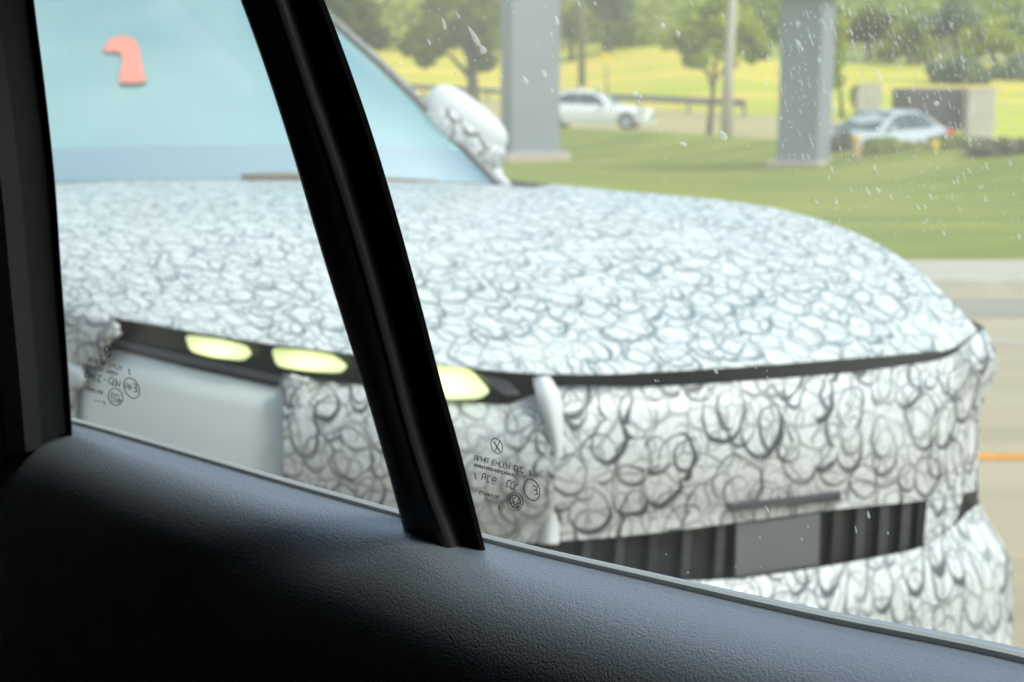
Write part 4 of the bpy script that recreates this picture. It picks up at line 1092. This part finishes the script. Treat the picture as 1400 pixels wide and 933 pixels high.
# parked / passing cars
M['paint_white'] = plain('paint_white', (0.72, 0.74, 0.74), 0.3, var=0.02, coat=0.6)
M['paint_silver'] = plain('paint_silver', (0.45, 0.50, 0.52), 0.3, metal=0.25, var=0.03, coat=0.6)
M['car_glass'] = plain('car_glass', (0.03, 0.06, 0.07), 0.08, spec=0.8)
M['rim'] = plain('rim', (0.45, 0.46, 0.48), 0.35, metal=0.7)
M['amber'] = plain('amber_lens', (0.85, 0.22, 0.06), 0.3)
M['red_lens'] = plain('red_lens', (0.75, 0.03, 0.06), 0.3)
M['clear_lens'] = plain('clear_lens', (0.7, 0.72, 0.72), 0.2)
def car(loc, heading, paint, label, slope=0.0, signal='amber'):
    """saloon: local x forward, z up; built as lofted cross-sections"""
    r = root('saloon_car', tuple(loc), label, 'car')
    R = Matrix.Rotation(heading, 3, 'Z') @ Matrix.Rotation(slope, 3, 'Y')
    T = lambda x, y, z: Vector(loc) + R @ Vector((x, y, z))
    # x, half width, belt z, roof z (or None), roof half width
    st_ = [(2.25, 0.55, 0.60), (2.18, 0.74, 0.66), (1.9, 0.84, 0.74), (1.3, 0.88, 0.84), (0.75, 0.90, 0.92), (0, 0.91, 0.95), (-0.9, 0.91, 0.98), (-1.5, 0.89, 0.99), (-1.95, 0.84, 0.98), (-2.2, 0.74, 0.92), (-2.26, 0.6, 0.75)]
    rows = []
    for x, hw, zt in st_:
        rows.append([T(x, -hw*0.93, 0.20), T(x, -hw, 0.38), T(x, -hw*1.01, 0.60 if zt > 0.65 else 0.5), T(x, -hw*0.97, zt-0.06), T(x, -hw*0.88, zt), T(x, 0, zt+0.03), T(x, hw*0.88, zt), T(x, hw*0.97, zt-0.06), T(x, hw*1.01, 0.60 if zt > 0.65 else 0.5), T(x, hw, 0.38), T(x, hw*0.93, 0.20)])
    v, f = grid(rows); n = 11
    f.append(tuple(range(n))); f.append(tuple(reversed(range((len(rows)-1)*n, len(rows)*n))))
    mk('body', v, f, paint, r, smooth=True)
    gh = [(0.95, 0.80, 0.90, 0.0), (0.45, 0.72, 1.22, 0), (0.05, 0.64, 1.40, 0), (-0.5, 0.62, 1.45, 0), (-1.0, 0.62, 1.42, 0), (-1.4, 0.66, 1.26, 0), (-1.85, 0.76, 0.98, 0)]
    rows = [[T(x, -hw*1.10, 0.90), T(x, -hw, zt-0.04), T(x, -hw*0.85, zt), T(x, 0, zt+0.02), T(x, hw*0.85, zt), T(x, hw, zt-0.04), T(x, hw*1.10, 0.90)] for x, hw, zt, _ in gh]
    v, f = grid(rows); mk('cabin', v, f, paint, r, smooth=True)
    for s in (-1, 1):
        for pts in ([(0.62, 0.97), (0.12, 1.30), (-0.38, 1.36), (-0.38, 0.99)], [(-0.46, 0.99), (-0.46, 1.36), (-0.95, 1.33), (-1.42, 1.02)]):
            fr = [T(x, s*(0.86-0.27*(z-0.92)/0.5*0.75+0.03), z) for x, z in pts]; bk = [T(x, s*(0.80-0.27*(z-0.92)/0.5*0.75), z) for x, z in pts]
            if s > 0: fr, bk = fr[::-1], bk[::-1]
            v, f = prism(fr, bk); mk('window', v, f, M['car_glass'], r)
    v, f = prism([T(0.93, -0.72, 0.955), T(0.93, 0.72, 0.955), T(0.12, 0.58, 1.395), T(0.12, -0.58, 1.395)], [T(0.9, -0.72, 0.90), T(0.9, 0.72, 0.90), T(0.05, 0.58, 1.34), T(0.05, -0.58, 1.34)]); mk('windscreen', v, f, M['car_glass'], r)
    v, f = prism([T(-1.80, 0.66, 1.04), T(-1.80, -0.66, 1.04), T(-1.14, -0.56, 1.40), T(-1.14, 0.56, 1.40)], [T(-1.7, 0.66, 0.95), T(-1.7, -0.66, 0.95), T(-1.1, -0.56, 1.30), T(-1.1, 0.56, 1.30)]); mk('rear_window', v, f, M['car_glass'], r)
    for s in (-1, 1):
        v, f = prism([T(2.20, s*0.45, 0.62), T(2.20, s*0.70, 0.62), T(2.05, s*0.82, 0.66), T(2.05, s*0.82, 0.76), T(2.17, s*0.60, 0.72)], [T(2.0, s*0.45, 0.62), T(2.0, s*0.70, 0.62), T(1.8, s*0.80, 0.66), T(1.8, s*0.80, 0.76), T(2.0, s*0.60, 0.72)]); mk('headlight', v, f, M['clear_lens'], r)
        v, f = box((0, 0, 0), (0.26, 0.10, 0.12)); mk('turn_signal', [T(p.x+1.93, p.y+s*0.83, p.z+0.68) for p in v], f, M[signal], r)
        v, f = box((0, 0, 0), (0.34, 0.16, 0.16)); mk('tail_light', [T(p.x-2.06, p.y+s*0.76, p.z+0.82) for p in v], f, M['red_lens'], r)
        v, f = box((0, 0, 0), (0.12, 0.20, 0.14)); mk('door_mirror', [T(p.x+0.58, p.y+s*0.98, p.z+1.0) for p in v], f, paint, r, bevel=0.03)
        for x in (1.38, -1.36):
            ring = lambda rr, o: [T(x+rr*math.sin(a), s*(0.80+o), 0.32+rr*math.cos(a)) for a in np.linspace(0, 2*math.pi, 25)]
            v, f = grid([ring(0.20, -0.1), ring(0.32, -0.1), ring(0.32, 0.10), ring(0.29, 0.12), ring(0.20, 0.12)]); w_ = mk('wheel', v, f, M['rubber'], r, smooth=True)
            v, f = grid([ring(0.20, 0.115), ring(0.15, 0.10), ring(0.02, 0.10)]); mk('rim', v, f, M['rim'], w_, smooth=True)
c = P(810, 180, 53); cz = P(810, 123, 53).z - 1.46
car((c.x+0.05, 53, cz), math.radians(-14), M['paint_white'], 'white saloon car passing on the far road beside the left grey column', signal='clear_lens')
c = P(1200, 180, 38.5); cz = P(1200, 150, 38.5).z - 1.46
car((c.x, 38.5, cz), math.radians(180+36), M['paint_silver'], 'silver-blue saloon car on the far road right of the capped column')
